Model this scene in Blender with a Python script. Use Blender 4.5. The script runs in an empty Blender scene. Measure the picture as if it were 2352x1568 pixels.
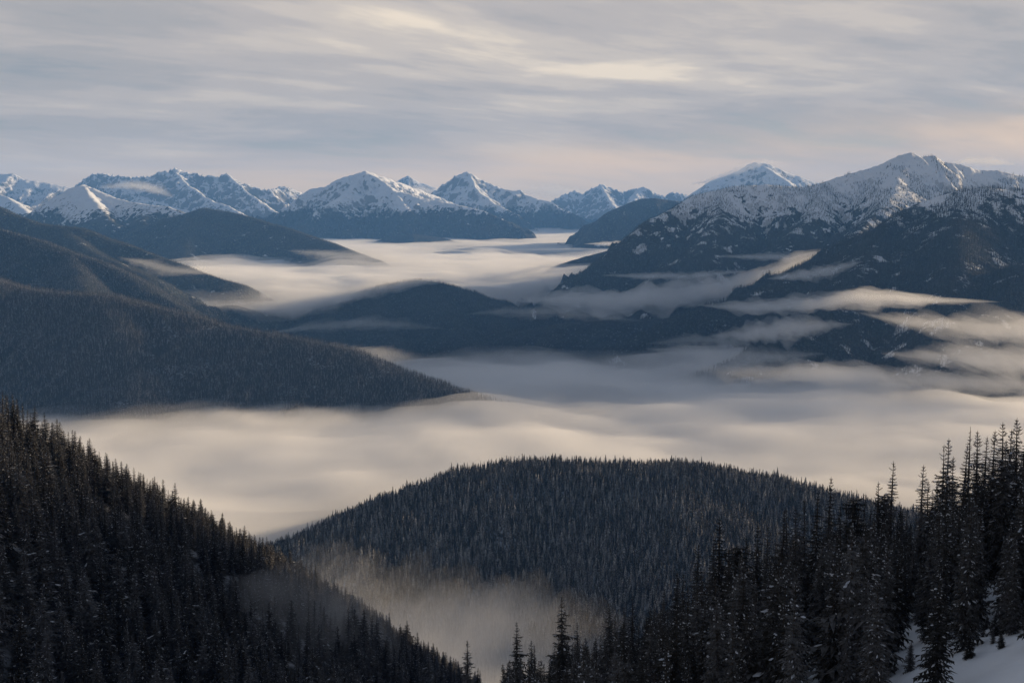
import bpy, math, random
import numpy as np
from mathutils import Vector, Matrix

random.seed(7)
np.random.seed(7)
scene = bpy.context.scene
COL = scene.collection

# ------------------------------------------------------------------ camera
F, CX, CY, HOR = 2839.0, 1176.0, 784.0, 470.0        # focal length / centre / horizon, in units of a 2352-wide picture
TILT = math.atan((CY - HOR) / F)
cam_data = bpy.data.cameras.new('camera')
cam_data.sensor_width = 36.0
cam_data.lens = 36.0 * F / 2352.0
cam_data.clip_start = 0.5
cam_data.clip_end = 150000.0
cam = bpy.data.objects.new('camera', cam_data)
cam.location = (0, 0, 0)
cam.rotation_euler = (math.pi / 2 - TILT, 0, 0)
COL.objects.link(cam)
scene.camera = cam

# ------------------------------------------------------------------ light and sky
SUN_AZ, SUN_EL = math.radians(60), math.radians(9.5)  # azimuth clockwise from the view direction (+Y)
sun_data = bpy.data.lights.new('sun', 'SUN')
sun_data.energy = 5.0
sun_data.angle = math.radians(3.0)
sun_data.color = (1.0, 0.75, 0.47)
sun = bpy.data.objects.new('sun', sun_data)
to_sun = Vector((math.sin(SUN_AZ) * math.cos(SUN_EL), math.cos(SUN_AZ) * math.cos(SUN_EL), math.sin(SUN_EL)))
sun.rotation_euler = to_sun.to_track_quat('Z', 'Y').to_euler()
sun.location = to_sun * 2000
COL.objects.link(sun)


class NT:
    """small helper for node trees"""
    def __init__(self, tree):
        self.t = tree
        tree.nodes.clear()

    def n(self, kind, **kw):
        nd = self.t.nodes.new(kind)
        for k, v in kw.items():
            setattr(nd, k, v)
        return nd

    def put(self, sock, v):
        if isinstance(v, bpy.types.NodeSocket):
            self.t.links.new(v, sock)
        elif v is not None:
            if hasattr(sock.default_value, '__len__') and not hasattr(v, '__len__'):
                v = (v,) * len(sock.default_value)
            if hasattr(v, '__len__') and len(sock.default_value) == 4 and len(v) == 3:
                v = tuple(v) + (1.0,)
            sock.default_value = v

    def math(self, op, a, b=None, c=None, clamp=False):
        nd = self.n('ShaderNodeMath', operation=op, use_clamp=clamp)
        for i, v in enumerate((a, b, c)):
            if v is not None:
                self.put(nd.inputs[i], v)
        return nd.outputs[0]

    def vmath(self, op, a, b=None):
        nd = self.n('ShaderNodeVectorMath', operation=op)
        self.put(nd.inputs[0], a)
        if b is not None:
            self.put(nd.inputs[1], b)
        return nd.outputs[0]

    def ramp(self, v, a, b, lo=0.0, hi=1.0, smooth=True):
        nd = self.n('ShaderNodeMapRange', interpolation_type='SMOOTHSTEP' if smooth else 'LINEAR')
        nd.clamp = True
        self.put(nd.inputs[0], v)
        for i, x in enumerate((a, b, lo, hi)):
            self.put(nd.inputs[i + 1], x)
        return nd.outputs[0]

    def mix(self, f, a, b, blend='MIX'):
        nd = self.n('ShaderNodeMix', data_type='RGBA', blend_type=blend)
        self.put(nd.inputs[0], f)
        self.put(nd.inputs[6], a)
        self.put(nd.inputs[7], b)
        return nd.outputs[2]

    def noise(self, vec, scale, detail=4, rough=0.55, dist=0.0, dim='3D'):
        nd = self.n('ShaderNodeTexNoise', noise_dimensions=dim)
        self.put(nd.inputs['Vector'], vec)
        nd.inputs['Scale'].default_value = scale
        nd.inputs['Detail'].default_value = detail
        nd.inputs['Roughness'].default_value = rough
        nd.inputs['Distortion'].default_value = dist
        return nd.outputs[0]

    def scale(self, vec, s):
        return self.vmath('MULTIPLY', vec, s)

    def add(self, vec, s):
        return self.vmath('ADD', vec, s)

    def xyz(self, vec):
        nd = self.n('ShaderNodeSeparateXYZ')
        self.put(nd.inputs[0], vec)
        return nd.outputs

    def vec(self, x, y, z):
        nd = self.n('ShaderNodeCombineXYZ')
        for i, v in enumerate((x, y, z)):
            self.put(nd.inputs[i], v)
        return nd.outputs[0]


def build_world():
    w = bpy.data.worlds.new('World')
    scene.world = w
    w.use_nodes = True
    g = NT(w.node_tree)
    out = g.n('ShaderNodeOutputWorld')
    bg = g.n('ShaderNodeBackground')
    bg.inputs['Strength'].default_value = 0.063
    sky = g.n('ShaderNodeTexSky', sky_type='NISHITA')
    sky.sun_disc = False
    sky.sun_elevation = SUN_EL
    sky.sun_rotation = SUN_AZ
    sky.altitude = 1600
    d = g.n('ShaderNodeTexCoord').outputs['Generated']
    x, y, z = g.xyz(d)
    zc = g.math('MAXIMUM', z, 0.0)
    zz = g.math('ADD', zc, 0.13)
    px, py = g.math('DIVIDE', x, zz), g.math('DIVIDE', y, zz)
    # cloud deck seen in perspective: coordinates on a high sheet
    p = g.vec(px, py, 0.0)
    rot = g.n('ShaderNodeVectorRotate', rotation_type='Z_AXIS')
    g.put(rot.inputs['Vector'], p)
    rot.inputs['Angle'].default_value = math.radians(-33)
    q = rot.outputs[0]
    warp = g.noise(g.scale(q, (0.5, 0.5, 1)), 1.0, 2, 0.5)
    qw = g.vmath('ADD', q, g.scale(g.vec(warp, warp, 0), (0.9, 0.9, 0)))
    big = g.noise(g.scale(qw, (0.55, 0.85, 1)), 1.0, 4, 0.5)
    streak = g.noise(g.add(g.scale(qw, (1.1, 2.2, 1)), (7.3, 2.1, 0)), 1.0, 5, 0.55)
    fine = g.noise(g.add(g.scale(qw, (2.6, 5.2, 1)), (1.3, 9.1, 3)), 1.0, 6, 0.6)
    t = g.math('ADD', g.math('MULTIPLY', big, 0.46), g.math('ADD', g.math('MULTIPLY', streak, 0.34), g.math('MULTIPLY', fine, 0.20)))
    t = g.math('MULTIPLY_ADD', t, 1.65, -0.325)
    el = g.math('MULTIPLY', g.math('ARCSINE', z), 180 / math.pi)
    az = g.math('MULTIPLY', g.math('ARCTAN2', x, y), 180 / math.pi)

    def blob(a0, e0, sa, se):
        u = g.math('POWER', g.math('DIVIDE', g.math('SUBTRACT', az, a0), sa), 2.0)
        v = g.math('POWER', g.math('DIVIDE', g.math('SUBTRACT', el, e0), se), 2.0)
        return g.math('EXPONENT', g.math('MULTIPLY', g.math('ADD', u, v), -1.0))
    # brighter and bluer parts of the deck
    t = g.math('ADD', t, g.math('MULTIPLY', blob(6.0, 6.0, 4.5, 0.8), 0.17))
    t = g.math('ADD', t, g.math('MULTIPLY', blob(-6.5, 8.4, 5.5, 0.9), 0.16))
    t = g.math('ADD', t, g.math('MULTIPLY', blob(22.0, 5.0, 22.0, 6.0), 0.035))
    t = g.math('ADD', t, g.math('MULTIPLY', blob(-6.0, 2.9, 5.5, 0.8), -0.12))
    t = g.math('ADD', t, g.math('MULTIPLY', blob(8.5, 3.1, 4.0, 0.45), -0.09))
    t = g.math('ADD', t, g.math('MULTIPLY', blob(-24.0, 4.0, 12.0, 1.6), -0.06))
    cr = g.n('ShaderNodeValToRGB')
    cr.color_ramp.interpolation = 'EASE'
    els = cr.color_ramp.elements
    stops = [(0.28, (3.2, 3.25, 3.45)), (0.41, (4.1, 3.9, 3.85)), (0.52, (4.95, 4.5, 4.25)),
             (0.62, (6.0, 5.3, 4.7)), (0.76, (8.6, 7.3, 5.8))]
    els[0].position, els[1].position = stops[0][0], stops[1][0]
    els[0].color, els[1].color = (*[c / 10 for c in stops[0][1]], 1), (*[c / 10 for c in stops[1][1]], 1)
    for pos, c in stops[2:]:
        e = els.new(pos)
        e.color = (*[k / 10 for k in c], 1)
    g.put(cr.inputs[0], t)
    cloud = g.vmath('SCALE', cr.outputs[0])
    cloud.node.inputs['Scale'].default_value = 10.0
    # peach glow of the low sun under the deck, along the horizon to the right
    glow = g.math('ADD', g.math('MULTIPLY', blob(5.0, 1.5, 8.5, 0.95), 1.0), g.math('MULTIPLY', blob(36.0, 2.6, 18.0, 1.3), 1.1))
    glow = g.math('ADD', glow, g.math('MULTIPLY', blob(-10.0, 0.9, 9.0, 0.9), 0.8))
    glow = g.math('MULTIPLY', glow, g.ramp(streak, 0.30, 0.62, 0.5, 1.0), clamp=True)
    cloud = g.mix(g.math('MULTIPLY', glow, 0.9), cloud, (13.0, 8.2, 4.0))
    low = g.math('EXPONENT', g.math('MULTIPLY', g.math('POWER', g.math('DIVIDE', g.math('MAXIMUM', el, 0.0), 2.2), 2.0), -1.0))
    cloud = g.mix(g.math('MULTIPLY', low, 0.8), cloud, (8.6, 6.5, 4.6))
    cover = g.ramp(t, 0.26, 0.42, 0.82, 0.98)
    # towards the zenith the evening overcast gets thin on light and bluer
    cloud = g.mix(g.ramp(el, 9.0, 42.0), cloud, (1.35, 1.55, 1.95))
    c = g.mix(cover, sky.outputs[0], cloud)
    g.put(bg.inputs['Color'], c)
    g.put(out.inputs['Surface'], bg.outputs[0])


build_world()
scene.view_settings.view_transform = 'Standard'
scene.view_settings.look = 'None'
scene.view_settings.exposure = 0.8
scene.view_settings.gamma = 1.0
scene.view_settings.use_curve_mapping = False
cy = scene.cycles
cy.max_bounces = 14
cy.diffuse_bounces = 2
cy.glossy_bounces = 1
cy.transmission_bounces = 2
cy.volume_bounces = 12
cy.transparent_max_bounces = 128
cy.use_denoising = True
cy.sample_clamp_indirect = 4.0

# ------------------------------------------------------------------ helpers


def tag(o, label=None, cat=None, group=None, kind=None):
    for k, v in (('label', label), ('category', cat), ('group', group), ('kind', kind)):
        if v:
            o[k] = v
    return o


def P(px, py, D):
    """picture point (2352-wide units) at distance D along +Y -> world point"""
    xc, yc = (px - CX) / F, (CY - py) / F
    ct, st = math.cos(TILT), math.sin(TILT)
    dx, dy, dz = xc, ct + yc * st, -st + yc * ct
    s = D / dy
    return (dx * s, D, dz * s)


def project(x, y, z):
    ct, st = math.cos(TILT), math.sin(TILT)
    dep = y * ct - z * st
    up = y * st + z * ct
    return CX + F * x / dep, CY - F * up / dep


def _hash(ix, iy, seed):
    h = (ix.astype(np.int64) * 374761393 + iy.astype(np.int64) * 668265263 + seed * 1274126177) & 0xFFFFFFFF
    h = ((h ^ (h >> 13)) * 1274126177) & 0xFFFFFFFF
    return (h ^ (h >> 16)) & 0xFFFF


def pnoise(x, y, seed=0):
    """2-D gradient noise, about -1..1"""
    xi, yi = np.floor(x), np.floor(y)
    xf, yf = x - xi, y - yi
    u, v = xf * xf * xf * (xf * (xf * 6 - 15) + 10), yf * yf * yf * (yf * (yf * 6 - 15) + 10)

    def grad(ox, oy):
        a = _hash(xi + ox, yi + oy, seed) * (2 * math.pi / 65536)
        return np.cos(a) * (xf - ox) + np.sin(a) * (yf - oy)
    a = grad(0, 0) * (1 - u) + grad(1, 0) * u
    b = grad(0, 1) * (1 - u) + grad(1, 1) * u
    return (a * (1 - v) + b * v) * 1.5


def fbm(x, y, octaves=4, seed=0, gain=0.5):
    r, a, tot = 0, 1.0, 0
    for k in range(octaves):
        r = r + a * pnoise(x * 2 ** k, y * 2 ** k, seed + k * 17)
        tot += a
        a *= gain
    return r / tot


def ridged(x, y, octaves=4, seed=0, gain=0.55):
    r, a, tot = 0, 1.0, 0
    for k in range(octaves):
        r = r + a * (1 - np.abs(pnoise(x * 2 ** k, y * 2 ** k, seed + k * 31)) * 1.4)
        tot += a
        a *= gain
    return r / tot


def sstep(x, a, b):
    t = np.clip((x - a) / (b - a), 0, 1)
    return t * t * (3 - 2 * t)


def mesh_from(name, verts, faces, mats=(), smooth=True, mat_index=None):
    """faces: (n,3) or (n,4) int array"""
    me = bpy.data.meshes.new(name)
    verts = np.asarray(verts, dtype=np.float32)
    faces = np.asarray(faces, dtype=np.int32)
    k = faces.shape[1]
    me.vertices.add(len(verts))
    me.vertices.foreach_set('co', verts.ravel())
    me.loops.add(faces.size)
    me.loops.foreach_set('vertex_index', faces.ravel())
    me.polygons.add(len(faces))
    me.polygons.foreach_set('loop_start', np.arange(0, faces.size, k, dtype=np.int32))
    for m in mats:
        me.materials.append(m)
    me.polygons.foreach_set('use_smooth', np.full(len(faces), smooth))
    if mat_index is not None:
        me.polygons.foreach_set('material_index', np.asarray(mat_index, dtype=np.int32))
    me.update(calc_edges=True)
    return me


def link(name, me, parent=None):
    o = bpy.data.objects.new(name, me)
    COL.objects.link(o)
    if parent:
        o.parent = parent
    return o


# ------------------------------------------------------------------ materials


def material(name):
    m = bpy.data.materials.new(name)
    m.use_nodes = True
    g = NT(m.node_tree)
    out = g.n('ShaderNodeOutputMaterial')
    bs = g.n('ShaderNodeBsdfPrincipled')
    bs.inputs['Specular IOR Level'].default_value = 0.15
    bs.inputs['Roughness'].default_value = 0.9
    g.put(out.inputs['Surface'], bs.outputs[0])
    return m, g, bs


def geo(g):
    ge = g.n('ShaderNodeNewGeometry')
    return ge.outputs['Position'], ge.outputs['Normal']


def bump(g, bs, h, strength, dist):
    b = g.n('ShaderNodeBump')
    b.inputs['Strength'].default_value = strength
    b.inputs['Distance'].default_value = dist
    g.put(b.inputs['Height'], h)
    g.put(bs.inputs['Normal'], b.outputs[0])


SNOW, ROCK = (0.80, 0.82, 0.86), (0.075, 0.078, 0.085)


def alpine_material(name, line, band, rock=0.5, forest=(0.030, 0.040, 0.042), patch=0.55, cell=22.0, rock_nz=0.74, brown=0.55, streak=1.6):
    """snow above, conifer forest below a ragged tree line, bare rock where it is steep"""
    m, g, bs = material(name)
    pos, nor = geo(g)
    x, y, z = g.xyz(pos)
    nz = g.xyz(nor)[2]
    n_big = g.noise(pos, 1 / 420.0, 3, 0.55)
    n_mid = g.noise(pos, 1 / 110.0, 4, 0.6)
    n_fine = g.noise(pos, 1 / 28.0, 3, 0.6)
    stretch = g.noise(g.scale(pos, (1 / 55.0, 1 / 55.0, 1 / 260.0)), 1.0, 4, 0.6)
    # rock: steep faces, broken up along the fall line
    r = g.math('ADD', nz, g.math('MULTIPLY', g.math('SUBTRACT', stretch, 0.5), 0.75))
    r = g.math('ADD', r, g.math('MULTIPLY', g.math('SUBTRACT', n_fine, 0.5), 0.35))
    rockm = g.math('MULTIPLY', g.ramp(r, rock_nz - 0.08, rock_nz + 0.06, 1.0, 0.0), rock)
    snow = g.mix(n_mid, (0.76, 0.79, 0.84), SNOW)
    c = g.mix(rockm, snow, g.mix(n_fine, ROCK, (0.13, 0.125, 0.12)))
    # forest
    h = g.math('ADD', z, g.math('MULTIPLY', g.math('SUBTRACT', n_big, 0.5), -2.0 * band))
    h = g.math('ADD', h, g.math('MULTIPLY', g.math('SUBTRACT', stretch, 0.5), -streak * band))
    fm = g.ramp(h, line - band * 0.5, line + band * 0.5, 1.0, 0.0)
    vo = g.n('ShaderNodeTexVoronoi', feature='F1')
    g.put(vo.inputs['Vector'], g.scale(pos, (1, 1, 0.6)))
    vo.inputs['Scale'].default_value = 1.0 / cell
    dots = vo.outputs['Distance']
    cover = g.math('ADD', g.math('MULTIPLY', fm, 1.35), g.math('MULTIPLY', dots, -0.45))
    cover = g.ramp(cover, 0.12, 0.5)
    glade = g.ramp(g.math('ADD', n_mid, g.math('MULTIPLY', n_big, 0.5)), patch + 0.36, patch + 0.44)
    cover = g.math('MULTIPLY', cover, g.math('SUBTRACT', 1.0, g.math('MULTIPLY', glade, 0.8)))
    tree = g.mix(g.ramp(dots, 0.15, 0.75), g.mix(n_mid, forest, tuple(k * 1.7 for k in forest)), (0.02, 0.024, 0.028))
    dust = g.math('MULTIPLY', g.ramp(vo.outputs['Color'], 0.25, 1.0), g.ramp(dots, 0.5, 0.1))
    tree = g.mix(g.ramp(n_big, 0.42, 0.62, 0.0, brown), tree, (0.060, 0.055, 0.042))
    tree = g.mix(g.math('MULTIPLY', dust, g.ramp(n_mid, 0.35, 0.65, 0.15, 0.6)), tree, (0.36, 0.38, 0.42))
    c = g.mix(cover, c, tree)
    g.put(bs.inputs['Base Color'], c)
    hh = g.math('ADD', g.math('MULTIPLY', n_mid, 1.0), g.math('MULTIPLY', g.math('MULTIPLY', dots, cover), -0.55))
    hh = g.math('ADD', hh, g.math('MULTIPLY', stretch, 0.8))
    bump(g, bs, hh, 0.8, 22.0)
    return m


def forest_floor_material(name, snow_amt=0.35):
    """ground under dense conifers: dark ground with snow between the trees"""
    m, g, bs = material(name)
    pos, nor = geo(g)
    n1 = g.noise(pos, 1 / 9.0, 4, 0.6)
    n2 = g.noise(pos, 1 / 90.0, 3, 0.55)
    s = g.ramp(g.math('ADD', g.math('MULTIPLY', n1, 0.6), g.math('MULTIPLY', n2, 0.5)), 0.62 - snow_amt * 0.3, 0.78 - snow_amt * 0.3)
    c = g.mix(g.math('MULTIPLY', s, 0.75), g.mix(n1, (0.022, 0.024, 0.024), (0.05, 0.046, 0.042)), (0.55, 0.58, 0.64))
    g.put(bs.inputs['Base Color'], c)
    bump(g, bs, n1, 0.6, 2.0)
    return m


def snow_slope_material():
    m, g, bs = material('hillside_snow')
    pos, nor = geo(g)
    n1 = g.noise(pos, 1 / 6.0, 4, 0.55)
    n2 = g.noise(pos, 1 / 0.9, 4, 0.6)
    c = g.mix(n1, (0.70, 0.75, 0.82), (0.80, 0.83, 0.87))
    g.put(bs.inputs['Base Color'], c)
    bs.inputs['Roughness'].default_value = 0.7
    bump(g, bs, g.math('ADD', n1, g.math('MULTIPLY', n2, 0.25)), 0.7, 0.5)
    return m


# ------------------------------------------------------------------ terrain
FLOOR = -1300.0
SURF = {}                                     # key -> (x0, y0, step, Z) so that trees can stand on it


def ridge(pts, slope=0.6, r=30.0, k=0.35, lam=260.0, jag=0.0, jlam=60.0, sub=0.0, back=None):
    return dict(pts=np.array([P(*p) for p in pts]) - np.array([0, 0, sub]), slope=slope, r=r, k=k, lam=lam, jag=jag, jlam=jlam, back=back)


def terrain(key, name, label, ridges, mat, step, pad=1800.0, fbm_amp=20.0, fbm_lam=300.0, seed=1, bounds=None, cut=-1150.0, post=None, warp=0.0, crag=0.0):
    allp = np.concatenate([r['pts'] for r in ridges])
    if bounds is None:
        bounds = (allp[:, 0].min() - pad, allp[:, 0].max() + pad, allp[:, 1].min() - pad, allp[:, 1].max() + pad * 0.6)
    x0, x1, y0, y1 = bounds
    nx, ny = int((x1 - x0) / step) + 2, int((y1 - y0) / step) + 2
    X, Y = np.meshgrid(x0 + np.arange(nx) * step, y0 + np.arange(ny) * step)
    wx = fbm(X / fbm_lam, Y / fbm_lam, 2, seed + 91) * fbm_lam * 0.12
    wy = fbm(X / fbm_lam, Y / fbm_lam, 2, seed + 57) * fbm_lam * 0.12
    Z = np.full(X.shape, FLOOR)
    GX, GY = X, Y
    if warp:
        X, Y = GX + warp * fbm(GX / 420, GY / 420, 4, seed + 7), GY + 2.0 * warp * fbm(GX / 420 + 31, GY / 420, 4, seed + 8)
    crags = crag * (ridged(GX / 380 + 0.3 * GY / 380, GY / 520, 5, seed + 13) - 0.72) if crag else 0.0
    for i, r in enumerate(ridges):
        p = r['pts']
        best = np.full(X.shape, 1e18)
        zc, tt, side = np.zeros(X.shape), np.zeros(X.shape), np.zeros(X.shape)
        acc = 0.0
        for a, b in zip(p[:-1], p[1:]):
            ab = b - a
            L2 = ab[0] ** 2 + ab[1] ** 2 + 1e-9
            t = np.clip(((X - a[0]) * ab[0] + (Y - a[1]) * ab[1]) / L2, 0, 1)
            d2 = (X - a[0] - t * ab[0]) ** 2 + (Y - a[1] - t * ab[1]) ** 2
            m = d2 < best
            best = np.where(m, d2, best)
            zc = np.where(m, a[2] + t * ab[2], zc)
            tt = np.where(m, acc + t * math.sqrt(L2), tt)
            side = np.where(m, np.sign(Y - a[1] - t * ab[1]), side)
            acc += math.sqrt(L2)
        d = np.sqrt(best)
        far = sstep(d, 0, r['lam'])
        if r['jag']:
            zc = zc + r['jag'] * (ridged(tt / r['jlam'], tt * 0, 3, seed + i) - 0.75) * (1 - 0.7 * far)
        sl = r['slope'] if r['back'] is None else np.where(side > 0, r['back'], r['slope'])
        drop = sl * (np.sqrt(d * d + r['r'] ** 2) - r['r'])
        fl = ridged((tt + wx * far) / r['lam'], (d + wy) / (r['lam'] * 3.2) + i * 7.7, 4, seed + 5 * i)
        drop = drop * (1 + r['k'] * (0.72 - fl) * 1.6)
        Z = np.maximum(Z, zc - drop + fbm_amp * fbm(X / fbm_lam, Y / fbm_lam, 5, seed + 3) * (0.1 + 0.9 * far) + crags * (0.15 + 0.85 * far))
    X, Y = GX, GY
    if post is not None:
        Z = post(X, Y, Z)
    SURF[key] = (x0, y0, step, Z)
    idx = np.arange(nx * ny).reshape(ny, nx)
    q = np.stack([idx[:-1, :-1], idx[:-1, 1:], idx[1:, 1:], idx[1:, :-1]], -1).reshape(-1, 4)
    q = q[(Z.ravel()[q] > cut).any(1)]
    used, inv = np.unique(q, return_inverse=True)
    V = np.stack([X.ravel(), Y.ravel(), Z.ravel()], 1)[used]
    o = link(name, mesh_from(name, V, inv.reshape(-1, 4), [mat]))
    tag(o, label, kind='structure')
    return o


def height(key, x, y):
    x0, y0, step, Z = SURF[key]
    fx, fy = np.clip((x - x0) / step, 0, Z.shape[1] - 1.001), np.clip((y - y0) / step, 0, Z.shape[0] - 1.001)
    i, j = fx.astype(int), fy.astype(int)
    u, v = fx - i, fy - j
    return (Z[j, i] * (1 - u) + Z[j, i + 1] * u) * (1 - v) + (Z[j + 1, i] * (1 - u) + Z[j + 1, i + 1] * u) * v


def plain(name, label, z, mat):
    s = 21500.0
    me = mesh_from(name, [(-s, -11500, z), (s, -11500, z), (s, 33500, z), (-s, 33500, z)], [[0, 1, 2, 3]], [mat])
    return tag(link(name, me), label, kind='structure')


floor_mat = forest_floor_material('forest_floor')
floor_dark = forest_floor_material('forest_floor_dark', 0.0)
floor_snowy = forest_floor_material('forest_floor_snowy', 0.7)
plain('valley_ground', 'dark forested valley floor under the fog', FLOOR + 2, floor_mat)

M_far = alpine_material('far_alpine_rock_and_snow', -300, 150, 0.85, cell=30, rock_nz=0.72)
M_midsnow = alpine_material('alpine_snow_and_forest', -110, 230, 0.8, streak=2.4, cell=26, rock_nz=0.66)
M_foothill = alpine_material('far_conifer_hill', 420, 120, 0.5, forest=(0.040, 0.046, 0.036), cell=20, patch=0.55)
M_bigright = alpine_material('snow_slope_with_conifers', -130, 330, 0.45, streak=2.8, cell=14, patch=0.5, rock_nz=0.6)
M_dark = alpine_material('dark_conifer_slope', 900, 60, 0.3, forest=(0.018, 0.025, 0.028), cell=15, patch=0.75, brown=0.12)

# --- the far snowy range
terrain('far_left', 'snowy_mountain', 'smooth snow massif at the far left end of the range',
        [ridge([(-420, 372, 27000), (-200, 392, 27000), (0, 399, 26500), (30, 399, 26500), (58, 412, 26500), (100, 418, 26500), (160, 431, 26500), (230, 455, 26500)],
               0.55, 40, 0.45, 500, jag=15, jlam=200),
         ridge([(-200, 430, 23000), (0, 446, 22500), (30, 460, 22000), (70, 492, 21500), (110, 530, 21000)], 0.55, 30, 0.4, 350, jag=12, jlam=120)],
        M_far, 26, 2400, 35, 500, seed=11, warp=60, crag=70)
terrain('far_left_peaks', 'jagged_mountain', 'jagged snow peaks with dark rock ribs, centre left of the range',
        [ridge([(150, 450, 25500), (185, 416, 25500), (215, 398, 25500), (255, 401, 25500), (300, 408, 25500), (345, 405, 25300), (365, 397, 25000), (400, 387, 25000), (432, 397, 25000),
                (470, 402, 25000), (500, 405, 25000), (520, 398, 25000), (545, 415, 25000), (585, 432, 25000), (620, 436, 25000), (650, 428, 25500), (690, 443, 26000), (760, 470, 26000)],
               0.80, 25, 0.75, 330, jag=110, jlam=95),
         ridge([(400, 388, 25000), (430, 425, 24300), (480, 455, 23700), (560, 492, 23000), (640, 520, 22500)], 0.7, 25, 0.55, 300, jag=20, jlam=100),
         ridge([(270, 405, 25500), (310, 448, 24600), (360, 462, 24000), (430, 485, 23300)], 0.7, 25, 0.55, 300, jag=20, jlam=100),
         ridge([(520, 398, 25000), (580, 450, 24300), (640, 490, 23700)], 0.8, 25, 0.5, 260, jag=25, jlam=90)],
        M_far, 22, 2200, 40, 420, seed=23, warp=80, crag=230)
terrain('centre_peak', 'snowy_mountain', 'broad pyramid mountain with snowy crest and dark forested foot',
        [ridge([(590, 560, 20500), (650, 505, 20500), (690, 450, 20500), (714, 432, 20500), (742, 429, 20400), (770, 414, 20300), (802, 404, 20200), (838, 392, 20000), (872, 404, 20300),
                (905, 416, 20800), (945, 430, 21500), (1000, 450, 22300), (1080, 480, 23000)], 0.62, 25, 0.6, 300, jag=28, jlam=110),
         ridge([(842, 394, 20000), (870, 412, 19700), (905, 436, 19400), (960, 452, 19100), (1010, 462, 18900), (1060, 472, 18700), (1105, 482, 18500), (1150, 502, 18200)], 0.50, 25, 0.5, 260, jag=10, jlam=90),
         ridge([(838, 394, 20000), (800, 440, 19300), (750, 470, 18800), (700, 512, 18300)], 0.6, 25, 0.5, 260, jag=10, jlam=90),
         ridge([(905, 436, 19400), (930, 470, 18700), (950, 500, 18200)], 0.6, 25, 0.4, 220)],
        M_midsnow, 19, 2000, 30, 380, seed=37, warp=70, crag=180)
terrain('small_peak', 'snowy_mountain', 'small white cone peeping over the cloud behind the pyramid mountain',
        [ridge([(860, 432, 30000), (905, 420, 30000), (938, 403, 30000), (962, 418, 30000), (1005, 432, 30000), (1060, 450, 30000)], 0.6, 30, 0.5, 350, jag=15)],
        M_far, 40, 1800, 30, 500, seed=41, warp=60, crag=80)
terrain('sharp_peak', 'snowy_mountain', 'sharp snow peak with dark streaked face, right of the pyramid mountain',
        [ridge([(960, 470, 24500), (1008, 440, 24300), (1030, 420, 24200), (1050, 404, 24100), (1073, 394, 24000), (1098, 407, 24000), (1122, 420, 24000), (1150, 432, 24000), (1176, 438, 23800),
                (1192, 435, 23700), (1210, 449, 23600), (1240, 458, 23400), (1262, 463, 23200), (1300, 482, 23000), (1335, 500, 22500)], 0.72, 25, 0.65, 320, jag=30, jlam=120),
         ridge([(1073, 395, 24000), (1100, 440, 23200), (1135, 468, 22500), (1190, 495, 21800)], 0.65, 25, 0.5, 280, jag=15)],
        M_midsnow, 22, 2000, 35, 400, seed=53, warp=75, crag=200)
terrain('back_peaks', 'jagged_mountain', 'cluster of serrated snow peaks beyond the far valley head',
        [ridge([(1200, 500, 29000), (1265, 463, 29000), (1290, 448, 29000), (1322, 437, 29000), (1336, 447, 29000), (1360, 432, 29000), (1380, 423, 29000), (1405, 432, 29000), (1425, 440, 29000),
                (1447, 437, 29000), (1474, 429, 29000), (1500, 440, 29000), (1530, 451, 29000), (1546, 440, 29000), (1560, 444, 29000), (1600, 455, 29000), (1700, 470, 29000)],
               0.78, 25, 0.75, 330, jag=90, jlam=100),
         ridge([(1380, 424, 29000), (1400, 455, 28000), (1420, 490, 27000)], 0.75, 25, 0.5, 280, jag=20),
         ridge([(1474, 430, 29000), (1440, 470, 28000), (1430, 500, 27300)], 0.75, 25, 0.5, 280, jag=20)],
        M_far, 24, 2000, 40, 420, seed=67, warp=80, crag=230)
terrain('lit_peak', 'snowy_mountain', 'white dome peak catching the sun with blown snow at its top',
        [ridge([(1540, 480, 24500), (1592, 442, 24300), (1622, 420, 24200), (1652, 409, 24100), (1690, 396, 24000), (1718, 379, 24000), (1735, 373, 24000), (1765, 377, 24000), (1790, 387, 24000),
                (1820, 400, 24000), (1850, 411, 24000), (1885, 421, 24000), (1950, 440, 24000)], 0.55, 40, 0.45, 380, jag=18, jlam=140),
         ridge([(1745, 375, 24000), (1790, 405, 23300), (1840, 440, 22600)], 0.55, 40, 0.4, 300)],
        M_far, 26, 1800, 25, 420, seed=71, warp=60, crag=60)

# --- foothills on the left
terrain('left_snow_hill', 'forested_mountain', 'dark forested mountain with snow streaked crest below the jagged peaks',
        [ridge([(-60, 560, 17500), (80, 502, 17000), (120, 466, 16600), (165, 433, 16300), (192, 424, 16000), (222, 436, 15900), (265, 455, 15700), (300, 464, 15500), (340, 470, 15300), (390, 475, 15000), (432, 492, 14700), (500, 520, 14400)],
               0.55, 30, 0.5, 260, jag=14, jlam=90),
         ridge([(192, 425, 16000), (230, 480, 15000), (260, 510, 14300)], 0.55, 30, 0.4, 240),
         ridge([(340, 471, 15300), (330, 530, 14000), (320, 570, 13000)], 0.5, 40, 0.35, 240)],
        alpine_material('streaked_snow_and_forest', -120, 260, 0.6, streak=2.4, cell=22, rock_nz=0.62), 15, 1700, 25, 300, seed=83, warp=45, crag=70)
terrain('long_left_hill', 'forested_hill', 'long green brown forested hill sinking into bright fog',
        [ridge([(380, 500, 14300), (432, 493, 14000), (470, 477, 13800), (530, 485, 13500), (600, 505, 13200), (682, 530, 12800), (750, 552, 12400), (800, 574, 12100), (870, 598, 11800), (930, 622, 11500)],
               0.42, 50, 0.4, 280, sub=10),
         ridge([(470, 478, 13800), (440, 540, 12800), (420, 590, 12000)], 0.4, 60, 0.35, 240)],
        M_foothill, 14, 1600, 25, 300, seed=97, warp=30, crag=35)
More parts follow.
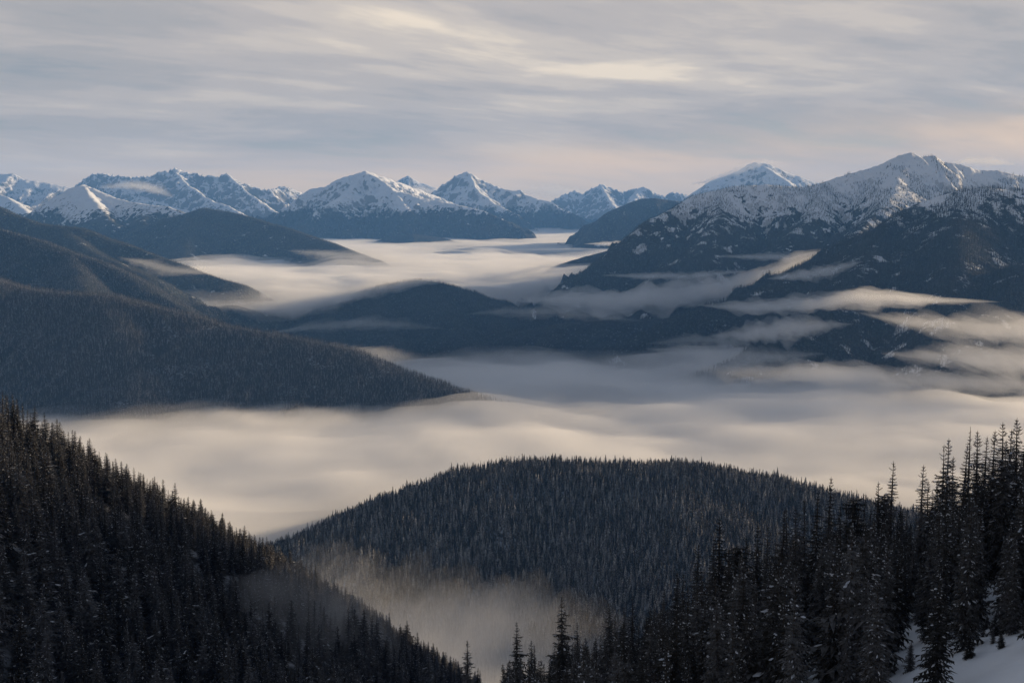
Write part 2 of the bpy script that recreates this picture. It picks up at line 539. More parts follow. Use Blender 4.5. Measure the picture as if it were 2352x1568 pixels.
terrain('left_spur', 'forested_ridge', 'forested spur running down from the left edge into the fog',
        [ridge([(-300, 425, 10500), (-60, 455, 10200), (0, 474, 10000), (40, 492, 9900), (90, 511, 9800), (150, 517, 9700), (200, 523, 9600), (250, 543, 9500), (310, 564, 9350), (372, 588, 9200), (432, 610, 9050), (520, 640, 8900)],
               0.48, 40, 0.4, 240, sub=12),
         ridge([(150, 518, 9700), (200, 570, 9000), (270, 600, 8500), (330, 630, 8200)], 0.5, 40, 0.3, 200, sub=12)],
        M_foothill, 13, 1400, 20, 260, seed=101, warp=30, crag=35)
terrain('upper_left_ridge', 'forested_ridge', 'brown forested ridge above the large dark left ridge',
        [ridge([(-300, 455, 7600), (-60, 500, 7300), (0, 522, 7200), (50, 537, 7100), (100, 552, 7000), (170, 577, 6900), (235, 596, 6750), (300, 632, 6550), (345, 660, 6400), (400, 692, 6250), (445, 722, 6100), (500, 760, 5900)],
               0.55, 40, 0.4, 220, sub=10),
         ridge([(170, 578, 6900), (190, 640, 6300), (230, 700, 5800)], 0.5, 40, 0.3, 200, sub=10)],
        M_dark, 12, 1200, 18, 240, seed=109, warp=30, crag=40)
terrain('big_left_ridge', 'forested_ridge', 'large dark forested ridge running down from the left edge to the fog',
        [ridge([(-500, 575, 5200), (-250, 610, 5100), (0, 641, 5000), (60, 660, 4980), (150, 670, 4950), (250, 676, 4900), (330, 696, 4860), (440, 721, 4800), (520, 746, 4760), (620, 761, 4720), (720, 781, 4680), (800, 797, 4650),
                (860, 822, 4600), (930, 852, 4560), (1000, 874, 4500), (1060, 895, 4460), (1110, 911, 4430), (1190, 936, 4400), (1300, 1000, 4350)],
               0.56, 60, 0.4, 200, sub=9),
         ridge([(250, 676, 4900), (300, 760, 4600), (330, 850, 4420)], 0.5, 70, 0.3, 180, sub=9)],
        floor_dark, 11, 1000, 22, 220, seed=113)

# --- dark hills in the middle of the valley
terrain('mid_hill', 'dark_hill', 'dark blue hill in the middle of the valley under the bright fog',
        [ridge([(480, 800, 9300), (620, 742, 9200), (700, 712, 9100), (800, 676, 9050), (880, 652, 9000), (950, 642, 9000), (1020, 648, 8900), (1062, 665, 8800), (1100, 684, 8600), (1150, 702, 8400), (1200, 735, 8200), (1260, 780, 7900)],
               0.42, 120, 0.4, 330, sub=5),
         ridge([(950, 643, 9000), (1010, 690, 8400), (1060, 760, 7600), (1090, 810, 7100)], 0.42, 50, 0.4, 300),
         ridge([(880, 653, 9000), (860, 720, 8200), (900, 800, 7300)], 0.42, 50, 0.4, 300),
         ridge([(1062, 666, 8800), (1140, 735, 8000), (1200, 800, 7200)], 0.42, 50, 0.4, 300),
         ridge([(760, 684, 9070), (770, 760, 8000), (800, 830, 7200)], 0.4, 120, 0.3, 300)],
        M_dark, 14, 1800, 75, 420, seed=127, warp=70, crag=90)
terrain('mid_hill_back', 'dark_hill', 'steep dark blue slope closing the valley behind the middle hill',
        [ridge([(1000, 720, 12200), (1090, 672, 12000), (1190, 640, 11800), (1260, 615, 11600), (1340, 590, 11400), (1450, 560, 11300), (1600, 540, 11200)], 0.45, 80, 0.4, 300)],
        M_dark, 16, 1500, 60, 380, seed=131, warp=60, crag=80)
terrain('low_far_hill', 'dark_hill', 'low dark hill half drowned in the far fog',
        [ridge([(780, 585, 17200), (840, 562, 17000), (890, 545, 17000), (950, 538, 17000), (1010, 545, 17000), (1060, 558, 16800), (1130, 585, 16600)], 0.35, 100, 0.4, 350)],
        M_dark, 24, 1200, 25, 350, seed=137)
terrain('valley_right_slope', 'dark_hill', 'dark slope on the valley floor below the right mountain',
        [ridge([(1080, 800, 7600), (1180, 765, 7500), (1300, 740, 7400), (1400, 733, 7300), (1500, 733, 7300), (1600, 722, 7400), (1800, 700, 7600)], 0.40, 120, 0.4, 300)],
        M_dark, 14, 1300, 50, 320, seed=139, warp=50, crag=70)
# --- the mountains on the right
terrain('blue_hill', 'forested_hill', 'blue hill running down to the fog behind the right mountain',
        [ridge([(1240, 625, 15000), (1300, 580, 15200), (1350, 543, 15400), (1392, 495, 15600), (1408, 482, 15700), (1440, 468, 15800), (1475, 456, 16000), (1505, 455, 16000), (1545, 461, 16000), (1600, 465, 16000), (1750, 470, 16000)],
               0.55, 40, 0.45, 280, jag=8, jlam=60)],
        alpine_material('blue_hill_forest', 90, 110, 0.4, cell=22), 18, 1700, 25, 300, seed=151, warp=40, crag=50)
terrain('right_mountain', 'snowy_mountain', 'snow topped mountain dotted with conifers on the right',
        [ridge([(1180, 735, 8500), (1295, 655, 8700), (1342, 625, 8800), (1402, 577, 8950), (1462, 528, 9100), (1532, 484, 9300), (1602, 446, 9500), (1680, 428, 9500), (1762, 423, 9500), (1842, 430, 9500), (1890, 419, 9500),
                (1950, 399, 9500), (2000, 384, 9500), (2030, 374, 9500), (2060, 357, 9500), (2085, 351, 9500), (2112, 359, 9500), (2142, 357, 9500), (2162, 370, 9500), (2200, 377, 9500), (2232, 387, 9500),
                (2292, 390, 9500), (2352, 404, 9500), (2600, 430, 9500), (2900, 480, 9500)], 0.62, 25, 0.5, 260, jag=10, jlam=80, sub=3),
         ridge([(1680, 429, 9500), (1650, 500, 8900), (1600, 590, 8350), (1560, 650, 8000)], 0.6, 30, 0.4, 220),
         ridge([(1890, 420, 9500), (1870, 490, 8900), (1800, 560, 8400), (1760, 620, 8000)], 0.6, 30, 0.4, 220),
         ridge([(2085, 352, 9500), (2060, 430, 8850), (2000, 500, 8350), (1950, 560, 7900)], 0.65, 25, 0.4, 220)],
        M_bigright, 12, 1700, 26, 240, seed=163, warp=40, crag=110)
terrain('near_right_ridge', 'forested_ridge', 'dark forested ridge with snowy glades descending from the right edge',
        [ridge([(1400, 800, 6300), (1540, 728, 6350), (1640, 694, 6400), (1742, 662, 6450), (1802, 628, 6500), (1872, 592, 6550), (1952, 552, 6600), (2032, 507, 6650), (2082, 472, 6700), (2152, 447, 6700), (2202, 432, 6700),
                (2262, 426, 6700), (2352, 432, 6700), (2600, 420, 6900), (2900, 400, 7200)], 0.62, 35, 0.4, 220, sub=12),
         ridge([(2032, 508, 6650), (1960, 640, 5900), (1860, 720, 5500), (1760, 790, 5300)], 0.55, 40, 0.3, 200, sub=12),
         ridge([(2202, 433, 6700), (2200, 560, 5900), (2190, 700, 5300), (2150, 800, 5000)], 0.55, 40, 0.3, 200, sub=12),
         ridge([(2352, 600, 5700), (2260, 720, 5200), (2180, 830, 4900)], 0.5, 50, 0.3, 200, sub=12)],
        alpine_material('dark_ridge_forest', -40, 300, 0.2, cell=13, patch=0.50), 11, 1200, 20, 220, seed=173, warp=25, crag=35)

# --- near hills
terrain('knoll', 'wooded_knoll', 'rounded knoll covered in snow dusted conifers rising from the fog',
        [ridge([(420, 1360, 2250), (560, 1310, 2300), (660, 1275, 2350), (760, 1240, 2400), (830, 1215, 2450), (900, 1185, 2500), (960, 1156, 2550), (1020, 1122, 2600), (1100, 1097, 2650), (1160, 1087, 2680), (1220, 1077, 2700), (1310, 1079, 2700),
                (1400, 1085, 2700), (1500, 1083, 2700), (1600, 1092, 2680), (1700, 1105, 2650), (1800, 1122, 2620), (1900, 1147, 2600), (2000, 1175, 2580), (2120, 1205, 2550), (2300, 1250, 2500)],
               0.44, 90, 0.2, 160, back=0.5),
         ridge([(1560, 1088, 2690), (1600, 1200, 2400), (1640, 1330, 2150)], 0.40, 120, 0.15, 150)],
        floor_mat, 8, 700, 10, 160, seed=181)

M_slope = snow_slope_material()
terrain('near_left', 'near_left_slope', 'steep wooded slope falling from the left edge to the misty valley',
        [ridge([(-900, 560, 420), (-300, 770, 560), (-100, 850, 600), (0, 915, 640), (60, 950, 660), (130, 985, 690), (200, 1025, 720), (260, 1068, 760), (330, 1108, 800), (400, 1140, 850), (450, 1172, 900),
                (520, 1200, 950), (570, 1235, 1000), (620, 1270, 1040), (680, 1300, 1090), (720, 1320, 1120), (780, 1340, 1160), (850, 1388, 1200), (920, 1430, 1230), (980, 1468, 1260), (1040, 1515, 1290),
                (1100, 1570, 1310), (1200, 1680, 1340)], 0.62, 14, 0.2, 90, sub=24),
         ridge([(380, 1240, 560), (500, 1300, 600), (580, 1350, 650), (640, 1390, 680), (700, 1450, 700), (800, 1500, 720), (900, 1540, 740), (960, 1580, 760), (1050, 1650, 800)], 0.6, 14, 0.2, 70, sub=25)],
        floor_mat, 5, 500, 5, 70, seed=191, bounds=(-900, 320, 120, 1900))


def hillside(X, Y, Z):
    z = -73 + 0.37 * (X - 47) - 0.34 * (Y - 200)
    z = z - 0.45 * np.maximum(0, Y - 250 + 12 * fbm(X / 60, Y / 60, 2, 5)) - 0.25 * np.maximum(0, -X - 10)
    z = z + 3.2 * fbm(X / 32, Y / 32, 4, 9) + 0.7 * fbm(X / 7, Y / 7, 3, 19)
    return z


terrain('near_right', 'snowy_hillside', 'steep snow covered hillside under the tall dark firs on the right',
        [ridge([(1176, 800, 100), (1300, 800, 120)])], M_slope, 2.5, seed=5, bounds=(-120, 420, -40, 520), cut=-1e9, post=hillside)

terrain('added_shade_spur', 'unseen_shade_ridge', 'unseen ridge added beyond the right picture edge to shade the foreground',  # out-of-view ridge, added to keep the low sun off the near left slope
        [dict(pts=np.array([(500.0, -200.0, 90.0), (760, 250, 150), (1150, 800, 220), (1400, 1250, 250), (1600, 1650, 230), (1760, 1900, 90), (1860, 2050, -160)]), slope=1.15, r=15.0, k=0.1, lam=160.0, jag=0, jlam=50.0, back=None)],
        floor_snowy, 22, 600, 15, 150, seed=197)

# ------------------------------------------------------------------ air: fog banks, drifting mist, haze


def volume_material(name, density, color, g=0.0):
    m = bpy.data.materials.new(name)
    m.use_nodes = True
    t = NT(m.node_tree)
    out = t.n('ShaderNodeOutputMaterial')
    v = t.n('ShaderNodeVolumePrincipled')
    v.inputs['Color'].default_value = (*color, 1)
    v.inputs['Density'].default_value = density
    v.inputs['Anisotropy'].default_value = g
    t.put(out.inputs['Volume'], v.outputs[0])
    return m


FOGC = (0.985, 0.985, 0.985)


def fog_sheet(name, label, bounds, step, top, thick, density):
    x0, x1, y0, y1 = bounds
    nx, ny = int((x1 - x0) / step) + 1, int((y1 - y0) / step) + 1
    X, Y = np.meshgrid(x0 + np.arange(nx) * step, y0 + np.arange(ny) * step)
    T = np.maximum(thick(X, Y), 0)
    T[0], T[-1], T[:, 0], T[:, -1] = 0, 0, 0, 0
    T[T < 1.0] = 0
    Z = top(X, Y)
    Z = Z - 0.0 * T
    idx = np.arange(nx * ny)
    zero = T.ravel() == 0
    bot = np.where(zero, idx, idx + nx * ny)
    idx2, bot2 = idx.reshape(ny, nx), bot.reshape(ny, nx)
    q = np.stack([idx2[:-1, :-1], idx2[:-1, 1:], idx2[1:, 1:], idx2[1:, :-1]], -1).reshape(-1, 4)
    b = np.stack([bot2[:-1, :-1], bot2[1:, :-1], bot2[1:, 1:], bot2[:-1, 1:]], -1).reshape(-1, 4)
    keep = ~zero[q].all(1)
    q, b = q[keep], b[keep]
    V = np.concatenate([np.stack([X.ravel(), Y.ravel(), Z.ravel() ], 1), np.stack([X.ravel(), Y.ravel(), (Z - T).ravel()], 1)])
    # where the bank thins out, the seam sits half-way down
    f = np.concatenate([q, b])
    used, inv = np.unique(f, return_inverse=True)
    o = link(name, mesh_from(name, V[used], inv.reshape(-1, 4), [volume_material(name + '_air', density, FOGC)]))
    return tag(o, label, kind='stuff')


def fog_ribbon(name, label, pts, density, seed=0):
    root = None
    for k, (s, q) in enumerate(((1.25, 0.22), (0.95, 0.26), (0.68, 0.32), (0.42, 0.40))):
        o = mist_body(name if k == 0 else name + '_core', pts, density * q, seed + 100 * k, s)
        if root is None:
            root = tag(o, label, kind='stuff')
        else:
            o.parent = root
            tag(o, kind='stuff')


def mist_body(name, pts, density, seed, size, n_along=110, n_round=22, rough=0.75, color=FOGC):
    """drifting mist: a long soft-edged body along points (px, py, D, half height, half depth)"""
    p = np.array([(*P(a, b, c), h * size, d * size) for a, b, c, h, d in pts])
    acc = np.concatenate([[0], np.cumsum(np.linalg.norm(np.diff(p[:, :3], axis=0), axis=1))])
    s = np.linspace(0, acc[-1], n_along)
    c = np.stack([np.interp(s, acc, p[:, i]) for i in range(5)], 1)
    for _ in range(3):
        c[1:-1] = (c[:-2] + 2 * c[1:-1] + c[2:]) / 4
    e = np.sqrt(np.clip(1 - np.abs(np.linspace(-1, 1, n_along)) ** 2.2, 0, 1))
    th = np.linspace(0, 2 * math.pi, n_round, endpoint=False)
    S, TH = np.meshgrid(s, th, indexing='ij')
    L = acc[-1]
    nz = 1 + rough * (fbm(S / L * 9 + seed, np.cos(TH) * 0.8 + seed * 3.1, 4, seed) + fbm(S / L * 16 + 40, np.sin(TH) * 0.9 + seed, 4, seed + 5))
    nz = np.clip(nz, 0.12, 2)
    c[:, 2] += fbm(s / L * 5 + seed, s * 0, 3, seed) * c[:, 3] * 0.9
    Y = c[:, 1:2] + np.cos(TH) * c[:, 4:5] * e[:, None] * nz
    Zz = c[:, 2:3] + np.sin(TH) * c[:, 3:4] * e[:, None] * nz
    X = np.repeat(c[:, 0:1], n_round, 1) + (Y - c[:, 1:2]) * 0.12
    V = np.stack([X.ravel(), Y.ravel(), Zz.ravel()], 1)
    i, j = np.meshgrid(np.arange(n_along - 1), np.arange(n_round), indexing='ij')
    a = i * n_round + j
    b = i * n_round + (j + 1) % n_round
    f = np.stack([a, b, b + n_round, a + n_round], -1).reshape(-1, 4)
    # the end rings shrink to single points; faces all turned outwards
    f = np.where(f < n_round, 0, f)
    last = (n_along - 1) * n_round
    f = np.where(f >= last, last, f)
    tri = np.concatenate([f[:, [0, 1, 2]], f[:, [0, 2, 3]]])
    tri = tri[(tri[:, 0] != tri[:, 1]) & (tri[:, 1] != tri[:, 2]) & (tri[:, 0] != tri[:, 2])]
    Vc = V - V.mean(0)
    vol = np.einsum('ij,ij->i', Vc[tri[:, 0]], np.cross(Vc[tri[:, 1]], Vc[tri[:, 2]])).sum()
    if vol < 0:
        tri = tri[:, ::-1]
    used, inv = np.unique(tri, return_inverse=True)
    me = mesh_from(name, V[used], inv.reshape(-1, 3), [volume_material(name + '_air', density, color)])
    return link(name, me)


def sea_top(X, Y):
    calm = 0.15 + 0.85 * sstep(Y, 2100, 3300)
    puff = np.abs(fbm(X / 480 + 3, Y / 560, 4, 61))
    z = -716 + calm * (46 * fbm(X / 800 + Y / 2600, Y / 1000, 4, 3) + 34 * fbm(X / 2400, Y / 1700, 2, 8) + 34 * (puff - 0.25))
    z = z + 60 * sstep(Y, 4600, 6000) * (0.4 + 0.8 * (fbm(X / 900, Y / 900, 3, 77) + 0.5))
    z = z + 45 * np.exp(-(((X - 1500) / 900) ** 2 + ((Y - 4000) / 900) ** 2))
    return z


def sea_thick(X, Y):
    edge = 6150 + 420 * fbm(X / 1100, X * 0 + 3.3, 4, 12) - 260 * np.exp(-((X + 300) / 900.0) ** 2) - 0.03 * np.maximum(X - 800, 0)
    t = 300 * sstep(edge - Y, 0, 1000) ** 0.7
    dip = np.exp(-(((X - 330) / 620) ** 2 + ((Y - 4750) / 380) ** 2))
    t = t * (1 - 0.97 * sstep(dip * (0.75 + 0.9 * fbm(X / 330, Y / 420, 4, 41)), 0.30, 0.75))
    return t * sstep(Y, 1150, 1500)


fog_sheet('fog_sea', 'broad flat sea of fog filling the valley behind the knoll', (-2900, 4200, 1150, 6400), 48, sea_top, sea_thick, 0.0075)


def bright_top(X, Y):
    return -565 + 70 * (np.abs(fbm(X / 700, Y / 900, 4, 62)) - 0.2) + 45 * fbm(X / 1300 + 5, Y / 1300, 4, 21) + 25 * fbm(X / 2600, Y / 2600, 2, 22) - 0.085 * np.maximum(0, 10000 - Y) + 40 * np.exp(-(((X + 1300) / 900) ** 2 + ((Y - 12800) / 900) ** 2))


def bright_thick(X, Y):
    near = 8150 + 1100 * sstep(X, -1900, -700) + 600 * sstep(X, -300, 700) + 500 * fbm(X / 800, X * 0 + 1.2, 4, 31)
    t = 330 * sstep(Y, near, near + 800) ** 0.8
    t = t * sstep(14900 + 500 * fbm(X / 900, X * 0 + 9.2, 3, 33) - Y, 0, 900)
    return t * sstep(1750 - X, 0, 900)


fog_sheet('fog_bank', 'bright sunlit fog bank behind the dark middle hill', (-5600, 1800, 7800, 15600), 70, bright_top, bright_thick, 0.0075)


def upper_top(X, Y):
    return -530 + (Y - 14500) * 0.0115 + 45 * fbm(X / 1300 + 2, Y / 1500, 4, 51) + 40 * np.maximum(fbm(X / 700, Y / 1400, 4, 52), 0)


def upper_thick(X, Y):
    t = 260 * sstep(Y, 14300, 15600) * sstep(26500 - Y, 0, 1500)
    hole = fbm(X / 1500 + 9, Y / 2600, 4, 55)
    return t * (0.15 + 0.85 * sstep(hole, -0.35, 0.05))


fog_sheet('fog_bank', 'far pale fog lying between the snowy mountains', (-6500, 3600, 14200, 26600), 110, upper_top, upper_thick, 0.005)

fog_sheet('fog_veil', 'thin veil of mist feathering the edges of the fog sea', (-2900, 4200, 1600, 6600), 60,
          lambda X, Y: sea_top(X, Y) + 14 + 50 * fbm(X / 700 + 8, Y / 800, 4, 63),
          lambda X, Y: np.clip(sea_thick(X, Y + 450), 0, 170) * sstep(Y, 2700, 3500) * sstep(fbm(X / 900, Y / 1100, 3, 64), -0.45, 0.25), 0.0016)
fog_sheet('fog_veil', 'thin veil of mist feathering the bright fog bank', (-5600, 1800, 7800, 15600), 90,
          lambda X, Y: bright_top(X, Y) + 42 + 80 * fbm(X / 1000 + 8, Y / 1200, 4, 65),
          lambda X, Y: np.clip(bright_thick(X, Y + 250), 0, 190) * sstep(fbm(X / 1100, Y / 1500, 3, 66), -0.4, 0.25), 0.0013)

mist = [
    ('pale fog streak rising between the right mountain and the dark ridge',
     [(1180, 692, 7900, 10, 200), (1260, 690, 7850, 55, 350), (1400, 690, 7800, 75, 380), (1560, 684, 7700, 75, 380), (1680, 655, 7600, 65, 330), (1780, 622, 7500, 60, 300), (1850, 594, 7500, 45, 220), (1910, 570, 7500, 15, 120)], 0.0042, 1),
    ('thin level mist streak along the foot of the right mountain',
     [(1380, 632, 8150, 6, 100), (1480, 634, 8150, 18, 200), (1600, 632, 8100, 16, 200), (1720, 622, 8000, 14, 150)], 0.004, 2),
    ('thin mist streak below the snowy right mountain',
     [(1640, 588, 8150, 6, 80), (1720, 590, 8050, 14, 160), (1820, 590, 7900, 22, 200), (1900, 575, 7800, 10, 120)], 0.004, 3),
    ('torn mist hanging on the shoulder of the dark right ridge',
     [(1760, 640, 6250, 8, 100), (1830, 634, 6150, 22, 170), (1900, 622, 6050, 26, 180), (1960, 606, 6000, 16, 120), (1985, 600, 5980, 6, 60)], 0.005, 4),
    ('long mist band across the middle of the dark right ridge',
     [(1600, 700, 5900, 8, 100), (1700, 706, 5700, 28, 220), (1800, 704, 5500, 26, 240), (1900, 690, 5300, 26, 240), (2000, 682, 5150, 34, 260), (2090, 687, 5050, 24, 240), (2180, 690, 5000, 14, 140), (2300, 694, 5000, 6, 80)], 0.0055, 5),
    ('small mist patch low on the dark right ridge',
     [(1630, 772, 5350, 10, 100), (1720, 768, 5300, 32, 220), (1820, 752, 5250, 40, 240), (1900, 746, 5200, 24, 160), (1960, 744, 5200, 8, 80)], 0.0045, 6),
    ('grey mist drifting in from the right edge',
     [(1960, 716, 4950, 8, 100), (2080, 738, 4850, 30, 260), (2200, 752, 4800, 42, 300), (2330, 758, 4800, 46, 320), (2480, 750, 4900, 60, 300), (2620, 750, 4900, 20, 200)], 0.0022, 7),
    ('low fog tongue at the right edge above the fog sea',
     [(2020, 812, 4800, 8, 100), (2120, 818, 4750, 26, 240), (2240, 824, 4650, 40, 300), (2352, 830, 4600, 46, 320), (2480, 830, 4600, 40, 300), (2600, 830, 4600, 15, 200)], 0.0036, 8),
    ('faint wisp crossing the face of the dark middle hill',
     [(600, 768, 7900, 6, 100), (700, 752, 7700, 20, 220), (820, 742, 7500, 24, 260), (930, 746, 7300, 18, 220), (1030, 756, 7200, 6, 100)], 0.0013, 27),
    ('faint wisp drifting over the dark slope beside the middle hill',
     [(1070, 722, 7300, 6, 100), (1160, 714, 7200, 22, 240), (1280, 716, 7100, 24, 260), (1400, 728, 7000, 16, 220), (1480, 738, 7000, 6, 100)], 0.0013, 28),
    ('ragged mist along the foot of the dark right ridge',
     [(1540, 838, 4900, 8, 120), (1660, 846, 4750, 22, 260), (1780, 852, 4650, 20, 260), (1900, 856, 4550, 26, 280), (2040, 868, 4450, 24, 280), (2180, 876, 4400, 26, 280), (2330, 880, 4400, 24, 260), (2460, 882, 4400, 10, 150)], 0.0032, 25),
    ('low mist curling round the end of the dark right ridge',
     [(1480, 800, 5500, 6, 100), (1580, 806, 5350, 20, 220), (1680, 816, 5200, 26, 260), (1790, 818, 5050, 18, 220), (1900, 812, 4950, 6, 100)], 0.003, 26),
    ('thin mist over the dark middle slope',
     [(1480, 790, 6000, 8, 100), (1600, 778, 5900, 20, 180), (1720, 790, 5800, 18, 180), (1830, 800, 5700, 8, 80)], 0.0022, 9),
    ('mist climbing the western foot of the knoll',
     [(620, 1335, 1960, 8, 100), (690, 1340, 1950, 26, 220), (800, 1370, 1900, 30, 240), (920, 1420, 1880, 26, 220), (1060, 1440, 1850, 22, 200), (1250, 1440, 1850, 18, 200), (1450, 1430, 1850, 8, 150)], 0.0016, 11),
    ('bright fog spilling over the crest of the dark middle hill',
     [(560, 735, 8900, 15, 200), (660, 716, 8950, 55, 400), (760, 694, 8900, 60, 420), (860, 664, 8850, 50, 380), (940, 648, 8850, 38, 320), (1010, 644, 8900, 26, 260), (1080, 652, 8900, 10, 150)], 0.0032, 22),
    ('fog tongue hanging in the notch behind the middle hill',
     [(1020, 640, 10400, 15, 200), (1100, 648, 10300, 45, 350), (1180, 634, 10300, 50, 350), (1260, 612, 10300, 30, 250), (1330, 590, 10300, 10, 120)], 0.003, 23),
    ('bright mist curling over the end of the long left hill',
     [(660, 575, 12000, 15, 250), (740, 582, 11900, 36, 400), (820, 588, 11700, 46, 450), (900, 596, 11600, 36, 400), (980, 606, 11600, 15, 200)], 0.0008, 12),
    ('thin cloud clinging behind the left snow hill',
     [(225, 432, 22500, 20, 300), (300, 425, 22500, 75, 500), (350, 432, 22300, 65, 500), (400, 455, 22000, 25, 300)], 0.0012, 14),
    ('soft cloud lying behind the sharp snow peak',
     [(880, 445, 27500, 20, 400), (960, 438, 27500, 110, 700), (1040, 450, 27500, 120, 700), (1120, 455, 27500, 60, 500)], 0.0011, 15),
    ('soft cloud behind the ridge between two snow peaks',
     [(1170, 440, 31000, 20, 400), (1240, 440, 31000, 130, 700), (1320, 445, 31000, 120, 700), (1400, 450, 31000, 40, 400)], 0.0008, 16),
    ('blown snow cloud around the sunlit dome peak',
     [(1580, 425, 23600, 20, 200), (1650, 412, 23500, 60, 350), (1710, 385, 23400, 70, 350), (1760, 372, 23300, 55, 300), (1800, 375, 23300, 15, 150)], 0.0013, 17),
    ('small cloud puff behind the top of the right mountain',
     [(2180, 376, 10600, 10, 150), (2230, 368, 10600, 32, 250), (2290, 372, 10600, 28, 250), (2340, 380, 10600, 8, 120)], 0.0015, 18),
    ('thin mist lying along the blue hill',
     [(1340, 560, 14600, 8, 100), (1400, 560, 14400, 22, 250), (1450, 556, 14300, 18, 200), (1490, 552, 14300, 6, 100)], 0.004, 19),
    ('mist at the end of the forested left spur',
     [(270, 590, 9050, 6, 100), (330, 602, 9000, 22, 200), (390, 618, 8950, 30, 260), (450, 624, 8900, 24, 240), (520, 628, 8900, 8, 120)], 0.002, 20),
]
for lab, pts, den, sd in mist:
    fog_ribbon('mist', lab, pts, den, sd)


def ground_hit(px, py, key):
    D = np.arange(150.0, 1700.0, 4.0)
    q = np.array([P(px, py, d) for d in D])
    below = q[:, 2] < height(key, q[:, 0], q[:, 1])
    return float(D[np.argmax(below)]) if below.any() else 1300.0


fog_ribbon('mist', 'mist wisp drifting across the trees of the near left slope',
           [(530, 1325, 545, 3, 15), (590, 1343, 546, 10, 30), (650, 1362, 552, 14, 40), (710, 1390, 570, 16, 45), (780, 1425, 585, 14, 45), (860, 1478, 590, 12, 40), (930, 1535, 585, 5, 25)], 0.011, 10)


def haze_box():
    x0, x1, y0, y1, z0, z1 = -22000, 22000, -12000, 34000, FLOOR - 4, 1050
    V = [(x, y, z) for z in (z0, z1) for y in (y0, y1) for x in (x0, x1)]
    f = [(0, 2, 3, 1), (4, 5, 7, 6), (0, 1, 5, 4), (2, 6, 7, 3), (0, 4, 6, 2), (1, 3, 7, 5)]
    tag(link('haze', mesh_from('haze', V, f, [volume_material('haze_air', 2.4e-5, (0.18, 0.45, 1.0))], smooth=False)), kind='stuff')


haze_box()

# ------------------------------------------------------------------ conifers


def needle_material(name, frost, dark=(0.016, 0.019, 0.018), light=(0.034, 0.034, 0.030), frost_col=(0.42, 0.44, 0.48), nscale=26.0, lo=0.56):
    m, g, bs = material(name)
    info = g.n('ShaderNodeObjectInfo').outputs['Random']
    tc = g.n('ShaderNodeTexCoord').outputs['Object']
    n = g.noise(g.vmath('ADD', tc, g.scale(g.vec(info, info, info), (37, 19, 53))), nscale, 3, 0.65)
    ge = g.n('ShaderNodeNewGeometry')
    nz = g.math('ABSOLUTE', g.xyz(ge.outputs['Normal'])[2])
    c = g.mix(info, dark, light)
    c = g.mix(g.math('MULTIPLY', n, 0.4), c, (0.045, 0.038, 0.028))
    f = g.math('ADD', g.math('MULTIPLY', nz, 0.35), n)
    f = g.math('ADD', f, g.math('MULTIPLY', g.math('SUBTRACT', info, 0.5), 0.22))
    f = g.math('MULTIPLY', g.ramp(f, lo, lo + 0.28), frost)
    c = g.mix(f, c, frost_col)
    g.put(bs.inputs['Base Color'], c)
    return m


def bark_material():
    m, g, bs = material('conifer_bark')
    pos = g.n('ShaderNodeTexCoord').outputs['Object']
    n = g.noise(g.scale(pos, (60, 60, 8)), 1.0, 4, 0.6)
    g.put(bs.inputs['Base Color'], g.mix(n, (0.018, 0.015, 0.013), (0.06, 0.05, 0.043)))
    bump(g, bs, n, 0.5, 0.05)
    return m


def snow_load_material():
    m, g, bs = material('snow_on_branches')
    pos = g.n('ShaderNodeTexCoord').outputs['Object']
    n = g.noise(pos, 40.0, 3, 0.6)
    g.put(bs.inputs['Base Color'], g.mix(n, (0.28, 0.31, 0.36), (0.72, 0.75, 0.80)))
    return m


M_needles = needle_material('near_fir_needles', 0.32, dark=(0.013, 0.014, 0.014), light=(0.028, 0.026, 0.023), frost_col=(0.30, 0.31, 0.34), nscale=34, lo=0.70)
M_mid = needle_material('frosted_fir_needles', 1.0, dark=(0.020, 0.019, 0.018), light=(0.045, 0.039, 0.034), frost_col=(0.60, 0.59, 0.58), nscale=16, lo=0.53)
M_midfar = needle_material('distant_fir_needles', 0.5, dark=(0.018, 0.021, 0.021), light=(0.040, 0.036, 0.032), frost_col=(0.45, 0.46, 0.50), nscale=9, lo=0.48)
M_green = needle_material('distant_green_needles', 0.25, dark=(0.024, 0.030, 0.028), light=(0.042, 0.044, 0.036), frost_col=(0.36, 0.39, 0.44), nscale=7)
M_warm = needle_material('painted_sunlight_needles', 0.3, dark=(0.040, 0.044, 0.032), light=(0.082, 0.072, 0.050), frost_col=(0.40, 0.41, 0.42), nscale=7)  # lighter, warmer needles: sunlight on the left hills put into the colour
M_bark = bark_material()
M_load = snow_load_material()


def tube(pts, radii, sides, V, Fc):
    base = len(V)
    for p, r in zip(pts, radii):
        for k in range(sides):
            a = 2 * math.pi * k / sides
            V.append((p[0] + r * math.cos(a), p[1] + r * math.sin(a), p[2]))
    for i in range(len(pts) - 1):
        for k in range(sides):
            a, b = base + i * sides + k, base + i * sides + (k + 1) % sides
            Fc.append((a, b, b + sides))
            Fc.append((a, b + sides, a + sides))


